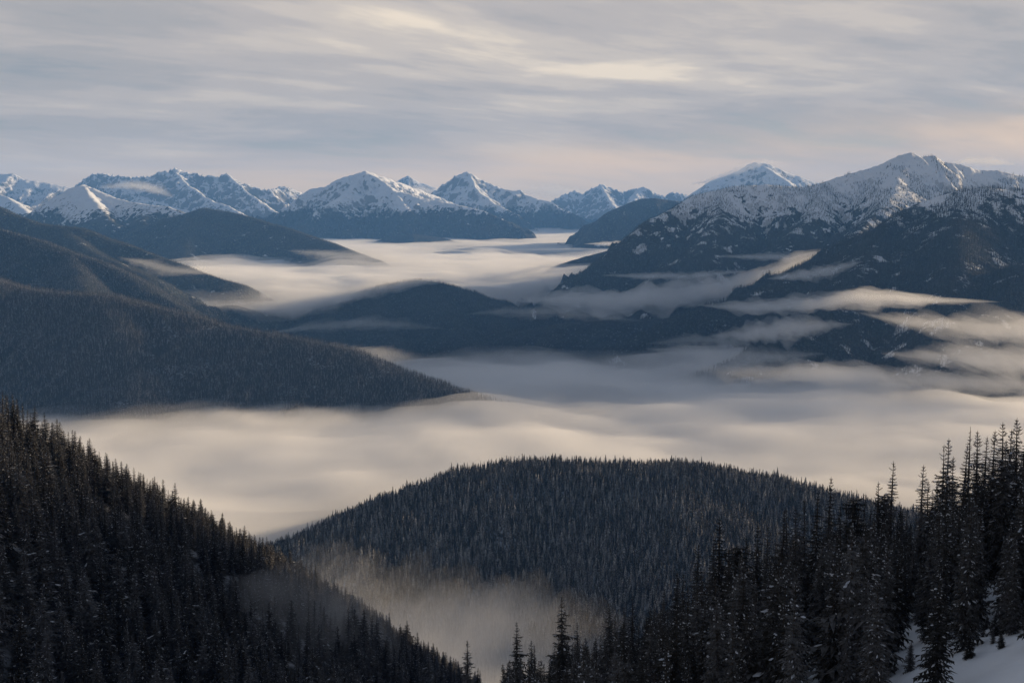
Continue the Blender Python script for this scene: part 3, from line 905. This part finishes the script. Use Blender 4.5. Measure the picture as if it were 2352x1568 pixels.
def near_fir(seed, R=0.13, levels=44, per=6, power=0.8, blunt=0.0, gap=0.10, snow=0.45, low=0.04, irregular=0.25):
    """unit-high fir: (trunk mesh, crown mesh, snow mesh)"""
    rn = random.Random(seed)
    tv, tf = [], []
    lean = (rn.uniform(-0.012, 0.012), rn.uniform(-0.012, 0.012))
    top = 1.0 - blunt * 0.4

    def axis(h):
        return (lean[0] * math.sin(h * 3.0), lean[1] * math.sin(h * 2.3), h)
    hs = [0, 0.03, 0.3, 0.6, 0.85, top]
    tube([axis(h) for h in hs], [0.017, 0.0125, 0.0105, 0.0072, 0.0038, 0.0008], 6, tv, tf)
    cv, cf, sv, sf = [], [], [], []
    side_bias = rn.uniform(0, 6.28)
    for i in range(levels):
        h = low + (0.985 * top - low) * (i / (levels - 1)) ** 0.92
        hh = (h - blunt * 0.25) if blunt else h
        n = per if h < 0.85 else max(3, per - 2)
        phase = rn.uniform(0, 6.28)
        lev = rn.uniform(1 - irregular, 1 + irregular)
        for b in range(n):
            if rn.random() < gap:
                continue
            a = phase + 6.283 * b / n + rn.uniform(-0.35, 0.35)
            L = R * max(0.0, 1 - hh) ** power * lev * rn.uniform(0.65, 1.2) * (1 + 0.18 * math.cos(a - side_bias)) + 0.007
            if h < 0.15:
                L *= 0.45 + 3.6 * h
            droop = 0.15 + 0.75 * (1 - h) + rn.uniform(-0.2, 0.25)
            if h > 0.9:
                droop = -0.5
            dx, dy = math.cos(a), math.sin(a)
            sx, sy = -dy, dx
            ax = axis(h)

            def pt(s, side=0.0, up=0.0):
                z = ax[2] - droop * L * (s ** 1.4) * 0.75 + 0.16 * L * s ** 4 - abs(side) * 0.45 + up
                return (ax[0] + dx * L * s + sx * side, ax[1] + dy * L * s + sy * side, z)
            ss = [0.0, 0.28, 0.52, 0.76, 1.0]
            base = len(cv)
            for s in ss:
                cv.append(pt(s))
            for k in range(4):
                w = L * (0.40 - 0.22 * ss[k]) * rn.uniform(0.7, 1.25) + 0.002
                for sg in (-1, 1):
                    cv.append(pt(ss[k] + 0.34 * rn.uniform(0.7, 1.2), sg * w, -0.10 * w))
                    t = len(cv) - 1
                    cf.append((base + k, base + k + 1, t) if sg > 0 else (base + k + 1, base + k, t))
                # a small hanging twig under the branch
                if k > 0:
                    cv.append(pt(ss[k] + 0.1, rn.uniform(-0.3, 0.3) * w, -0.32 * w - 0.003))
                    cf.append((base + k, len(cv) - 1, base + k + 1))
            if rn.random() < snow * (0.3 + 0.6 * rn.random()):
                for _ in range(rn.choice((1, 1, 2))):
                    s0 = rn.uniform(0.2, 0.75)
                    s1 = min(1.06, s0 + rn.uniform(0.15, 0.42))
                    w = L * rn.uniform(0.025, 0.065) + 0.0008
                    off = L * rn.uniform(-0.16, 0.16)
                    b0 = len(sv)
                    for s, q in ((s0, 0.35), ((s0 + s1) / 2, 1.0), (s1, 0.3)):
                        sv.append(pt(s, off - w * q, 0.003))
                        sv.append(pt(s, off, 0.008 * q + 0.003))
                        sv.append(pt(s, off + w * q, 0.003))
                    for k in range(2):
                        for j in range(2):
                            p0 = b0 + 3 * k + j
                            sf.append((p0, p0 + 3, p0 + 4))
                            sf.append((p0, p0 + 4, p0 + 1))
    # leader
    base = len(cv)
    for k in range(3):
        a = 2.1 * k
        cv.append((axis(top)[0] + 0.004 * math.cos(a), axis(top)[1] + 0.004 * math.sin(a), top - 0.03))
    cv.append((axis(top)[0], axis(top)[1], top + 0.012))
    for k in range(3):
        cf.append((base + k, base + (k + 1) % 3, base + 3))
    return (mesh_from('fir_trunk', tv, tf, [M_bark]), mesh_from('fir_crown', cv, cf, [M_needles], smooth=False),
            mesh_from('fir_snow', sv, sf, [M_load], smooth=False) if sf else None)


def snag(seed):
    """dead fir: bare trunk with thin broken branches"""
    rn = random.Random(seed)
    tv, tf, cv, cf, sv, sf = [], [], [], [], [], []
    tube([(0, 0, 0), (0.002, 0, 0.3), (0.004, 0.002, 0.7), (0.006, 0.002, 1.0)], [0.015, 0.011, 0.006, 0.001], 6, tv, tf)
    for i in range(120):
        h = rn.uniform(0.25, 0.97)
        a = rn.uniform(0, 6.283)
        L = (0.085 * (1 - h) ** 0.6 + 0.012) * rn.uniform(0.4, 1.1)
        up = rn.uniform(-0.1, 0.55)
        b = len(cv)
        w = 0.0022
        d = (math.cos(a), math.sin(a))
        cv += [(0.005 * h, 0, h - w), (0.005 * h - d[1] * w, d[0] * w, h + w), (0.005 * h + d[1] * w, -d[0] * w, h + w),
               (d[0] * L, d[1] * L, h + L * up)]
        cf += [(b, b + 1, b + 3), (b + 1, b + 2, b + 3), (b + 2, b, b + 3)]
        if rn.random() < 0.4:
            b = len(sv)
            sv += [(d[0] * L * .3 - d[1] * w, d[1] * L * .3 + d[0] * w, h + L * up * .3 + w * 1.3), (d[0] * L * .3 + d[1] * w, d[1] * L * .3 - d[0] * w, h + L * up * .3 + w * 1.3), (d[0] * L * .9, d[1] * L * .9, h + L * up * .9 + w * 1.5)]
            sf.append((b, b + 1, b + 2))
    return mesh_from('snag_trunk', tv, tf, [M_bark]), mesh_from('snag_branches', cv, cf, [M_bark], smooth=False), mesh_from('snag_snow', sv, sf, [M_load], smooth=False)


def tier_fir(seed, mat, tiers=11, pts=8, R=0.15, power=0.85, trunk=True):
    """lighter fir for the middle distance: ragged tiers of drooping boughs round a trunk"""
    rn = random.Random(seed)
    V, Fc = [], []
    if trunk:
        tube([(0, 0, 0), (0, 0, 0.9)], [0.014, 0.003], 4, V, Fc)
    for i in range(tiers):
        t = i / (tiers - 1)
        h = 0.06 + 0.88 * t
        rr = R * (1 - h * 0.96) ** power * rn.uniform(0.8, 1.2) + 0.006
        drop = (0.9 / tiers) * rn.uniform(0.9, 1.5) + rr * 0.35
        ph = rn.uniform(0, 6.28)
        apex = len(V)
        V.append((rn.uniform(-.004, .004), rn.uniform(-.004, .004), min(1.0, h + 0.06 + 0.02 * (1 - t))))
        n = pts if t < 0.8 else max(4, pts - 3)
        for k in range(2 * n):
            a = ph + math.pi * k / n
            r = rr * (rn.uniform(0.75, 1.35) if k % 2 == 0 else rn.uniform(0.25, 0.5))
            z = h - (drop if k % 2 == 0 else drop * 0.35) * rn.uniform(0.6, 1.1)
            V.append((r * math.cos(a), r * math.sin(a), z))
        for k in range(2 * n):
            Fc.append((apex, apex + 1 + k, apex + 1 + (k + 1) % (2 * n)))
    return mesh_from('fir', V, Fc, [mat], smooth=False)


def source_collection(name, meshes):
    c = bpy.data.collections.new(name)          # only a store of meshes for the woods, not in the scene itself
    for i, me in enumerate(meshes):
        c.objects.link(bpy.data.objects.new('%s_%02d' % (name, i), me))
    return c


def forest(name, label, pts, hts, widths, coll, nvar, seed=0):
    """one object: a wood of countless trees, each with its own size, turn and shape"""
    rng = np.random.RandomState(seed)
    n = len(pts)
    me = bpy.data.meshes.new(name)
    me.vertices.add(n)
    me.vertices.foreach_set('co', np.asarray(pts, dtype=np.float32).ravel())
    a = me.attributes.new('size', 'FLOAT_VECTOR', 'POINT')
    a.data.foreach_set('vector', np.stack([widths, widths, hts], 1).astype(np.float32).ravel())
    a = me.attributes.new('turn', 'FLOAT_VECTOR', 'POINT')
    tilt = rng.normal(0, 0.025, (n, 2))
    a.data.foreach_set('vector', np.stack([tilt[:, 0], tilt[:, 1], rng.uniform(0, 6.283, n)], 1).astype(np.float32).ravel())
    a = me.attributes.new('kind_of_tree', 'INT', 'POINT')
    a.data.foreach_set('value', rng.randint(0, nvar, n).astype(np.int32))
    o = link(name, me)
    ng = bpy.data.node_groups.new(name + '_nodes', 'GeometryNodeTree')
    ng.interface.new_socket('Geometry', in_out='INPUT', socket_type='NodeSocketGeometry')
    ng.interface.new_socket('Geometry', in_out='OUTPUT', socket_type='NodeSocketGeometry')
    N, Lk = ng.nodes, ng.links
    gi, go = N.new('NodeGroupInput'), N.new('NodeGroupOutput')
    ci = N.new('GeometryNodeCollectionInfo')
    ci.inputs['Collection'].default_value = coll
    ci.inputs['Separate Children'].default_value = True
    ci.inputs['Reset Children'].default_value = True
    ip = N.new('GeometryNodeInstanceOnPoints')
    ip.inputs['Pick Instance'].default_value = True

    def attr(nm, kind):
        q = N.new('GeometryNodeInputNamedAttribute')
        q.data_type = kind
        q.inputs['Name'].default_value = nm
        return q.outputs['Attribute']
    Lk.new(gi.outputs[0], ip.inputs['Points'])
    Lk.new(ci.outputs[0], ip.inputs['Instance'])
    Lk.new(attr('kind_of_tree', 'INT'), ip.inputs['Instance Index'])
    Lk.new(attr('turn', 'FLOAT_VECTOR'), ip.inputs['Rotation'])
    Lk.new(attr('size', 'FLOAT_VECTOR'), ip.inputs['Scale'])
    Lk.new(ip.outputs[0], go.inputs[0])
    md = o.modifiers.new('trees', 'NODES')
    md.node_group = ng
    return tag(o, label, kind='stuff')


def scatter(key, space, bounds=None, mask=None, seed=0, margin=90, top=22.0, facing=-0.12):
    """jittered points on a terrain that the camera can see: x, y, z"""
    x0, y0, step, Z = SURF[key]
    x1, y1 = x0 + step * (Z.shape[1] - 1), y0 + step * (Z.shape[0] - 1)
    if bounds:
        x0, x1, y0, y1 = max(x0, bounds[0]), min(x1, bounds[1]), max(y0, bounds[2]), min(y1, bounds[3])
    rng = np.random.RandomState(seed)
    gx, gy = np.meshgrid(np.arange(x0, x1, space), np.arange(y0, y1, space))
    x = (gx + rng.uniform(-.48, .48, gx.shape) * space).ravel()
    y = (gy + rng.uniform(-.48, .48, gx.shape) * space).ravel()
    ok = (y > 15)
    x, y = x[ok], y[ok]
    z = height(key, x, y)
    px, py = project(x, y, z + top)
    ok = (px > -margin) & (px < 2352 + margin) & (py < 1568 + margin) & (z > -1000)
    x, y, z = x[ok], y[ok], z[ok]
    e = 6.0
    hx = (height(key, x + e, y) - height(key, x - e, y)) / (2 * e)
    hy = (height(key, x, y + e) - height(key, x, y - e)) / (2 * e)
    nn = np.sqrt(hx ** 2 + hy ** 2 + 1)
    vd = np.sqrt(x * x + y * y + z * z)
    dot = (hx * x + hy * y - z) / (nn * vd)
    ok = dot > facing
    if mask is not None:
        ok &= mask(x, y, z, np.sqrt(hx ** 2 + hy ** 2), rng)
    x, y, z = x[ok], y[ok], z[ok]
    # drop what stands well behind the terrain's own crest
    vis = np.ones(len(x), bool)
    for f in np.linspace(0.72, 0.985, 14):
        hz = height(key, x * f, y * f)
        inb = (x * f > SURF[key][0]) & (y * f > SURF[key][1]) & (x * f < SURF[key][0] + SURF[key][2] * (SURF[key][3].shape[1] - 1))
        vis &= ~(inb & (hz > (z + top) * f + 2))
    return x[vis], y[vis], z[vis]


def wood(key, name, label, space, hrange, coll, nvar, seed, wid=1.0, mask=None, sink=0.6, **kw):
    x, y, z = scatter(key, space, mask=mask, seed=seed, top=hrange[1], **kw)
    rng = np.random.RandomState(seed + 1)
    h = hrange[0] + (hrange[1] - hrange[0]) * rng.beta(2.2, 2.4, len(x)) * np.clip(0.95 + 0.75 * fbm(x / 55, y / 70, 3, seed), 0.5, 1.45)
    w = h * wid * rng.uniform(0.75, 1.3, len(x))
    print('wood', key, len(x))
    return forest(name, label, np.stack([x, y, z - sink], 1), h, w, coll, nvar, seed)


C_mid = source_collection('mid_fir', [tier_fir(s, M_mid, 13, 8, R=r) for s, r in ((1, .13), (2, .11), (3, .15), (4, .12), (5, .10), (6, .14))])
C_far = source_collection('far_fir', [tier_fir(s, M_midfar, 4, 5, R=r, trunk=False) for s, r in ((11, .16), (12, .19), (13, .14), (14, .2))])
C_green = source_collection('green_fir', [tier_fir(s, M_green, 4, 5, R=r, trunk=False) for s, r in ((21, .17), (22, .2), (23, .15))])

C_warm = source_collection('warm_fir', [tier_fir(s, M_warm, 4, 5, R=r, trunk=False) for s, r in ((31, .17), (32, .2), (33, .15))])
wood('knoll', 'knoll_forest', 'dense frosted conifer wood covering the rounded knoll', 6.8, (10, 36), C_mid, 6, 301, wid=1.15, facing=-0.5, mask=lambda x, y, z, s, r: fbm(x / 45, y / 45, 3, 15) < 0.42 + 0.1 * r.uniform(size=len(x)))
wood('big_left_ridge', 'ridge_forest', 'dense dark conifer wood covering the large left ridge', 7.8, (11, 27), C_far, 4, 303, wid=1.15, mask=lambda x, y, z, s, r: fbm(x / 90, y / 150, 4, 25) < 0.40 + 0.12 * r.uniform(size=len(x)))
wood('upper_left_ridge', 'ridge_forest', 'brown dark conifer wood on the upper left ridge', 10.5, (9, 20), C_far, 4, 305, wid=1.2)
wood('left_spur', 'ridge_forest', 'green brown conifer wood on the far left spur', 13, (10, 20), C_warm, 3, 307, wid=1.4)
wood('long_left_hill', 'hill_forest', 'green conifer wood on the long far hill', 16, (12, 22), C_warm, 3, 309, wid=1.6)


wood('mid_hill', 'hill_forest', 'dark conifer wood on the middle hill in the fog', 17, (12, 28), C_green, 3, 315, wid=1.5)


def glades(x, y, z, slope, rng):
    n = fbm(x / 330, y / 330, 4, 71) + 0.25 * fbm(x / 60, y / 60, 2, 72)
    m = sstep(n + (z + 60) / 750.0, 0.28, 0.05)
    return rng.uniform(size=len(x)) < np.maximum(m, 0.10)


def alpine_trees(x, y, z, slope, rng):
    n = 1.3 * fbm(x / 230 + y / 700, y / 520, 4, 81) + 0.45 * fbm(x / 60, y / 75, 3, 82)
    m = sstep(n - (z - 150) / 520.0, -0.10, 0.25)
    return rng.uniform(size=len(x)) < 0.02 + 0.95 * m


wood('near_right_ridge', 'ridge_forest', 'dark conifer wood with snowy glades on the right ridge', 11.5, (13, 32), C_green, 3, 311, wid=1.15, mask=glades)
wood('right_mountain', 'alpine_forest', 'scattered conifers and dark stands on the snowy right mountain', 13, (11, 26), C_green, 3, 313, wid=1.25, mask=alpine_trees)

# ------------------------------------------------------------------ near firs, one by one

NEAR = [near_fir(401, .120, per=7, snow=.35), near_fir(402, .105, power=.7, per=7, snow=.3), near_fir(403, .150, per=7, snow=.3), near_fir(404, .086, levels=42, power=.65, snow=.25), near_fir(405, .140, snow=.6),
        near_fir(406, .10, blunt=.35, power=.5, snow=.3), near_fir(407, .19, levels=36, per=7, power=.95, irregular=.4, gap=.15), near_fir(408, .070, levels=46, power=.6, gap=.2, irregular=.35),
        near_fir(409, .16, levels=34, gap=.3, irregular=.45, snow=.75), snag(410)]


def joined(tr, cr, sn):
    """trunk, crown and snow of a tree as one mesh, for the stuff woods"""
    V, Fc, mi = [], [], []
    off = 0
    for k, me in enumerate((tr, cr, sn)):
        v = np.empty(len(me.vertices) * 3, np.float32)
        me.vertices.foreach_get('co', v)
        f = np.empty(len(me.loops), np.int32)
        me.loops.foreach_get('vertex_index', f)
        V.append(v.reshape(-1, 3))
        Fc.append(f.reshape(-1, 3) + off)
        mi += [k] * (len(f) // 3)
        off += len(me.vertices)
    return mesh_from('fir', np.concatenate(V), np.concatenate(Fc), [M_bark, M_needles, M_load], smooth=False, mat_index=mi)


C_near = source_collection('near_fir', [joined(*NEAR[i]) for i in (0, 1, 2, 3, 6, 3)])
PROTO = {}


def place_fir(kind, x, y, z, h, w, label, group=None, lean=(0, 0)):
    """a fir of its own: an empty at its foot, with trunk, crown and snow"""
    name = 'dead_fir' if kind == 9 else 'fir_tree'
    if kind not in PROTO:
        r = bpy.data.objects.new(name, None)
        COL.objects.link(r)
        parts = [link('trunk', NEAR[kind][0], r), link('branches' if kind == 9 else 'crown', NEAR[kind][1], r), tag(link('snow', NEAR[kind][2], r), kind='stuff')]
        PROTO[kind] = (r, parts)
    else:
        r0, parts0 = PROTO[kind]
        r = r0.copy()
        COL.objects.link(r)
        for p in parts0:
            c = p.copy()
            COL.objects.link(c)
            c.parent = r
    r.location = (x, y, z)
    r.rotation_euler = (lean[0], lean[1], random.uniform(0, 6.283))
    r.scale = (h * w, h * w, h)
    for key in ('label', 'category', 'group'):
        if key in r:
            del r[key]
    tag(r, label, 'tree', group)
    return r


def on_slope(px, D):
    x = (px - CX) / F * D
    for _ in range(8):                                   # D is along the ray's +Y
        z = float(height('near_right', np.array([x]), np.array([D]))[0])
    return x, z


def top_height(px, py, D, zbase):
    return P(px, py, D)[2] - zbase


GR = 'firs in the dark stand on the right hillside'
# (px, py of the tip, distance, kind, width, label)
named = [
    (1070, 1471, 265, 7, 1.35, 'thin spired fir alone against the mist, left of the broad firs at the bottom edge'),
    (1185, 1427, 228, 6, .95, 'broad lone fir with open layered boughs rising against the pale mist'),
    (1222, 1470, 250, 3, 1.2, 'small narrow fir between the two broad open firs above the mist'),
    (1292, 1366, 205, 6, 1.0, 'tallest broad fir with wide ragged boughs at the mist gap'),
    (1330, 1428, 226, 3, 1.1, 'dark narrow fir tucked against the tallest broad fir at the mist gap'),
    (1462, 1368, 225, 7, 1.0, 'thin needle-like spire poking above the low end of the dark stand'),
    (1512, 1372, 228, 7, .9, 'second thin spire at the low end of the dark stand, beside a snowy fir'),
    (1405, 1382, 200, 4, 1.0, 'bushy snow laden fir at the low end of the dark stand'),
    (1923, 1096, 210, 3, .95, 'tall dark pointed fir silhouetted before the knoll end'),
    (1976, 1093, 205, 5, 1.0, 'blunt topped dark fir beside the knoll end'),
    (2033, 1107, 205, 7, 1.2, 'slim fir just west of the blunt and tall pair against the fog'),
    (2049, 1090, 208, 5, .9, 'blunt topped fir pressed between two slim spires against the fog'),
    (2068, 1060, 205, 7, 1.15, 'slim spire with sparse boughs rising highest of its trio against the fog'),
    (2139, 1069, 200, 3, 1.15, 'tapered dark fir standing free against the fog in the gap'),
    (2184, 1022, 190, 8, .9, 'big snowy fir with open drooping boughs reaching over the gap'),
    (2194, 1008, 200, 0, 1.0, 'tall fir with pale snowy tip just behind the big open fir'),
    (2244, 979, 205, 9, 1.0, 'bare dead fir with thin leafless branches among the tallest firs'),
    (2260, 989, 195, 1, 1.0, 'tall full fir right beside the bare dead fir'),
    (2284, 1003, 215, 7, 1.1, 'thin spire between the full fir and the tallest clump'),
    (2318, 971, 190, 3, 1.2, 'dark tall fir with a ragged tip near the right edge'),
    (2350, 961, 195, 1, 1.1, 'tallest fir of all, cut by the right edge of the picture'),
    (2192, 1095, 152, 8, .72, 'great snow laden fir filling the stand left of the open snow strip'),
    (2385, 1110, 150, 4, .9, 'snow laden fir cut by the right edge beside the open snow strip'),
    (2374, 1270, 140, 2, .8, 'full dark fir in the lower corner, just right of the open snow strip'),
    (2196, 1385, 124, 1, 1.0, 'dark fir at the bottom edge just left of the open snow strip'),
    (2395, 1400, 120, 0, 1.2, 'young fir half cut by the right edge in the lower corner'),
    (2293, 1424, 128, 4, 1.25, 'small snowy fir alone on the open snow slope'),
    (2124, 1470, 125, 4, 1.5, 'low snow covered young fir at the bottom below the big open fir'),
    (1843, 1494, 140, 4, 1.3, 'small young fir beside the blue snow patch at the bottom'),
]
more = [(1226, 1480, 262, 3), (1350, 1478, 235, 7), (1440, 1392, 212, 0), (1425, 1410, 215, 1), (1498, 1392, 222, 2), (1560, 1312, 205, 1), (1535, 1352, 215, 0), (1586, 1318, 208, 3), (1611, 1250, 200, 1),
        (1640, 1245, 205, 3), (1675, 1190, 195, 1), (1700, 1206, 200, 5), (1743, 1201, 200, 1), (1722, 1232, 205, 3), (1778, 1210, 205, 3), (1810, 1174, 205, 0), (1823, 1170, 212, 3), (1837, 1166, 200, 1), (1866, 1147, 205, 3),
        (1890, 1129, 200, 0), (1946, 1161, 200, 3), (1962, 1156, 210, 1), (1998, 1134, 215, 7), (2012, 1170, 205, 0), (2088, 1165, 205, 1), (2110, 1200, 205, 2), (2160, 1105, 205, 1), (2226, 1022, 200, 0), (2210, 1050, 205, 1),
        (2300, 989, 205, 1), (2338, 987, 205, 0), (2330, 1010, 185, 2), (2375, 975, 195, 1), (2400, 960, 200, 0)]
n_right = 0
for px, py, D, kind, w, lab in named:
    x, z = on_slope(px, D)
    h = top_height(px, py, D, z - 0.5)
    if D < 145 and py > 1420:
        h = min(h, 11)
    place_fir(kind, x, D, z - 0.5, h, w, lab)
    n_right += 1
short = {1070: 'thin lone fir at the mist', 1185: 'broad lone fir at the mist', 1292: 'tallest broad fir at the mist gap', 1405: 'bushy snow laden fir', 1462: 'thin needle-like spire', 1512: 'second thin spire',
         1923: 'tall pointed fir before the knoll end', 1976: 'first blunt topped fir', 2033: 'slim fir of the trio', 2068: 'highest spire of the trio', 2139: 'free standing tapered fir', 2194: 'pale tipped fir',
         2244: 'bare dead fir', 2284: 'thin spire past the full fir', 2318: 'ragged tipped fir near the edge', 2350: 'tallest fir at the edge'}
ORD = ['first', 'second', 'third', 'fourth', 'fifth', 'sixth', 'seventh', 'eighth', 'ninth', 'tenth', 'eleventh', 'twelfth', 'thirteenth', 'fourteenth', 'fifteenth', 'sixteenth']
count = {}
for px, py, D, kind in sorted(more):
    key = max(k for k in short if k < px)
    lab = '%s dark skyline fir right of the %s' % (ORD[count.get(key, 0)], short[key])
    count[key] = count.get(key, 0) + 1
    x, z = on_slope(px, D)
    h = top_height(px, py, D, z - 0.5)
    place_fir(kind, x, D, z - 0.5, h, random.uniform(.85, 1.15), lab, 'firs on the skyline of the right stand', lean=(random.gauss(0, .015), random.gauss(0, .015)))
    n_right += 1

env_x = [1040, 1150, 1290, 1400, 1560, 1675, 1750, 1840, 1925, 2000, 2060, 2110, 2140, 2190, 2260, 2352, 2450]
env_y = [1560, 1490, 1440, 1410, 1330, 1225, 1225, 1185, 1140, 1165, 1120, 1190, 1120, 1050, 1020, 1000, 985]
rng = np.random.RandomState(77)


def open_snow(px, py):
    """clearings that show the snow: no tree stands in or hangs over them"""
    for poly in CLEAR:
        inside = False
        for (ax, ay), (bx, by) in zip(poly, poly[1:] + poly[:1]):
            if (ay > py) != (by > py) and px < (bx - ax) * (py - ay) / (by - ay) + ax:
                inside = not inside
        if inside:
            return True
    return False


CLEAR = [[(2268, 1310), (2306, 1318), (2312, 1420), (2345, 1480), (2330, 1600), (2250, 1600), (2265, 1440)], [(1845, 1440), (1872, 1440), (1885, 1600), (1850, 1600)], [(2088, 1440), (2118, 1430), (2112, 1600), (2080, 1600)]]
placed = []
tries = 0
while n_right < 215 and tries < 20000:
    tries += 1
    px = rng.uniform(1090, 2460)
    D = rng.uniform(105, 260)
    x, z = on_slope(px, D)
    bx, by = project(x, D, z)
    if by < 1330 and D < 150:
        continue
    h = rng.uniform(13, 27) * (0.75 if D < 150 else 1)
    if rng.uniform() < 0.12:
        h *= 0.45
    top = by - F * h / D
    lim = np.interp(px, env_x, env_y)
    if top < lim + rng.uniform(5, 60):
        h = (by - lim - rng.uniform(5, 60)) * D / F
        if h < 6:
            continue
    halfw = 0.09 * h / D * F
    if top > 1560:
        continue
    if any(open_snow(px + dx, by - dy) for dx in (-halfw * 0.7, 0, halfw * 0.7) for dy in (0, 30, 80, 130)):
        continue
    if any((x - a) ** 2 + (D - b) ** 2 < 3.0 ** 2 for a, b in placed):
        continue
    placed.append((x, D))
    kind = int(rng.choice([0, 1, 2, 3, 4, 5, 8], p=[.2, .22, .1, .22, .14, .04, .08]))
    place_fir(kind, x, D, z - 0.5, h, rng.uniform(.85, 1.2), 'dark snow flecked fir in the crowded stand on the right hillside', GR, lean=(rng.normal(0, .02), rng.normal(0, .02)))
    n_right += 1
for px, D, h in ((2285, 150, 2.6), (2300, 139, 1.9), (2322, 131, 3.2), (2278, 128, 2.2), (2318, 122, 1.6), (2262, 120, 3.4), (2338, 118, 2.0)):
    x, z = on_slope(px, D)
    place_fir(int(rng.choice([0, 2, 4])), x, D, z - 0.2, h, 1.7, 'tiny half buried fir sapling on the open snow strip', 'saplings on the open snow strip', lean=(rng.normal(0, .05), rng.normal(0, .05)))
    n_right += 1
print('right firs', n_right)
xs, ys = np.meshgrid(np.arange(0, 140, 4.6), np.arange(120, 300, 4.6))
xs, ys = (xs + rng.uniform(-1.9, 1.9, xs.shape)).ravel(), (ys + rng.uniform(-1.9, 1.9, xs.shape)).ravel()
zs = height('near_right', xs, ys)
bpx, bpy_ = project(xs, ys, zs)
hs_ = rng.uniform(11, 25, len(xs))
hs_ = np.minimum(hs_, (bpy_ - np.interp(bpx, env_x, env_y) - rng.uniform(10, 110, len(xs))) * ys / F)
ok = (hs_ > 6) & (bpx > 1120) & (bpx < 2480) 
ok &= np.array([not any(open_snow(a + k, b - d) for k in (-12, 12) for d in (15, 90)) for a, b in zip(bpx, bpy_)])
forest('hillside_forest', 'dark firs filling the stand on the right hillside behind the tall ones', np.stack([xs, ys, zs - 0.5], 1)[ok], hs_[ok], hs_[ok] * rng.uniform(.8, 1.2, ok.sum()), C_near, 6, 601)
print('fill', ok.sum())

for px, py, D, kind, w, lab in (
        (120, 1425, 265, 8, .9, 'gaunt snow laden fir with visible bare trunk near the lower left corner'),
        (262, 1420, 270, 8, .8, 'second snow laden fir, right of the gaunt one near the lower left corner'),
        (450, 1540, 330, 4, 1.2, 'bushy white topped fir peeping over the bottom edge of the left wood')):
    D = ground_hit(px, 1556, 'near_left')
    x = (px - CX) / F * D
    z = float(height('near_left', np.array([x]), np.array([D]))[0])
    h = float(np.clip(top_height(px, py, D, z - 0.5), 9, 34))
    print('left named', px, z, h)
    place_fir(kind, x, D, z - 0.5, h, w, lab)
    n_right += 1

# the left slope: the biggest showing 125 firs one by one, the rest of the wood as one
x, y, z = scatter('near_left', 7.2, seed=501, top=27, margin=120)
r2 = np.random.RandomState(502)
h = r2.uniform(15, 27, len(x)) * (0.85 + 0.3 * (fbm(x / 50, y / 50, 2, 5) + 0.5))
px, py = project(x, y, z + h)
keep = (py < 1585) & (np.sqrt(x * x + y * y) > 150)
x, y, z, h, px, py = (v[keep] for v in (x, y, z, h, px, py))
inframe = (px > 0) & (px < 1250)
order = np.argsort(np.where(inframe, y, 1e9))
first, rest = order[:300 - n_right], order[300 - n_right:]
GL = 'firs at the lower corner of the near left slope'
for n, i in enumerate(first):
    kind = int(r2.choice([0, 1, 2, 3, 4, 6, 8], p=[.27, .20, .2, .1, .07, .11, .05]))
    place_fir(kind, x[i], y[i], z[i] - 0.5, h[i], r2.uniform(1.05, 1.5), 'frosted fir in the thick wood at the lower corner of the near left slope', GL, lean=(r2.normal(0, .025), r2.normal(0, .025)))
forest('near_left_forest', 'thick dark conifer wood clothing the near left slope', np.stack([x[rest], y[rest], z[rest] - 0.5], 1), h[rest], h[rest] * r2.uniform(1.0, 1.6, len(rest)), C_near, 6, 503)
print('left firs', len(first), len(rest))
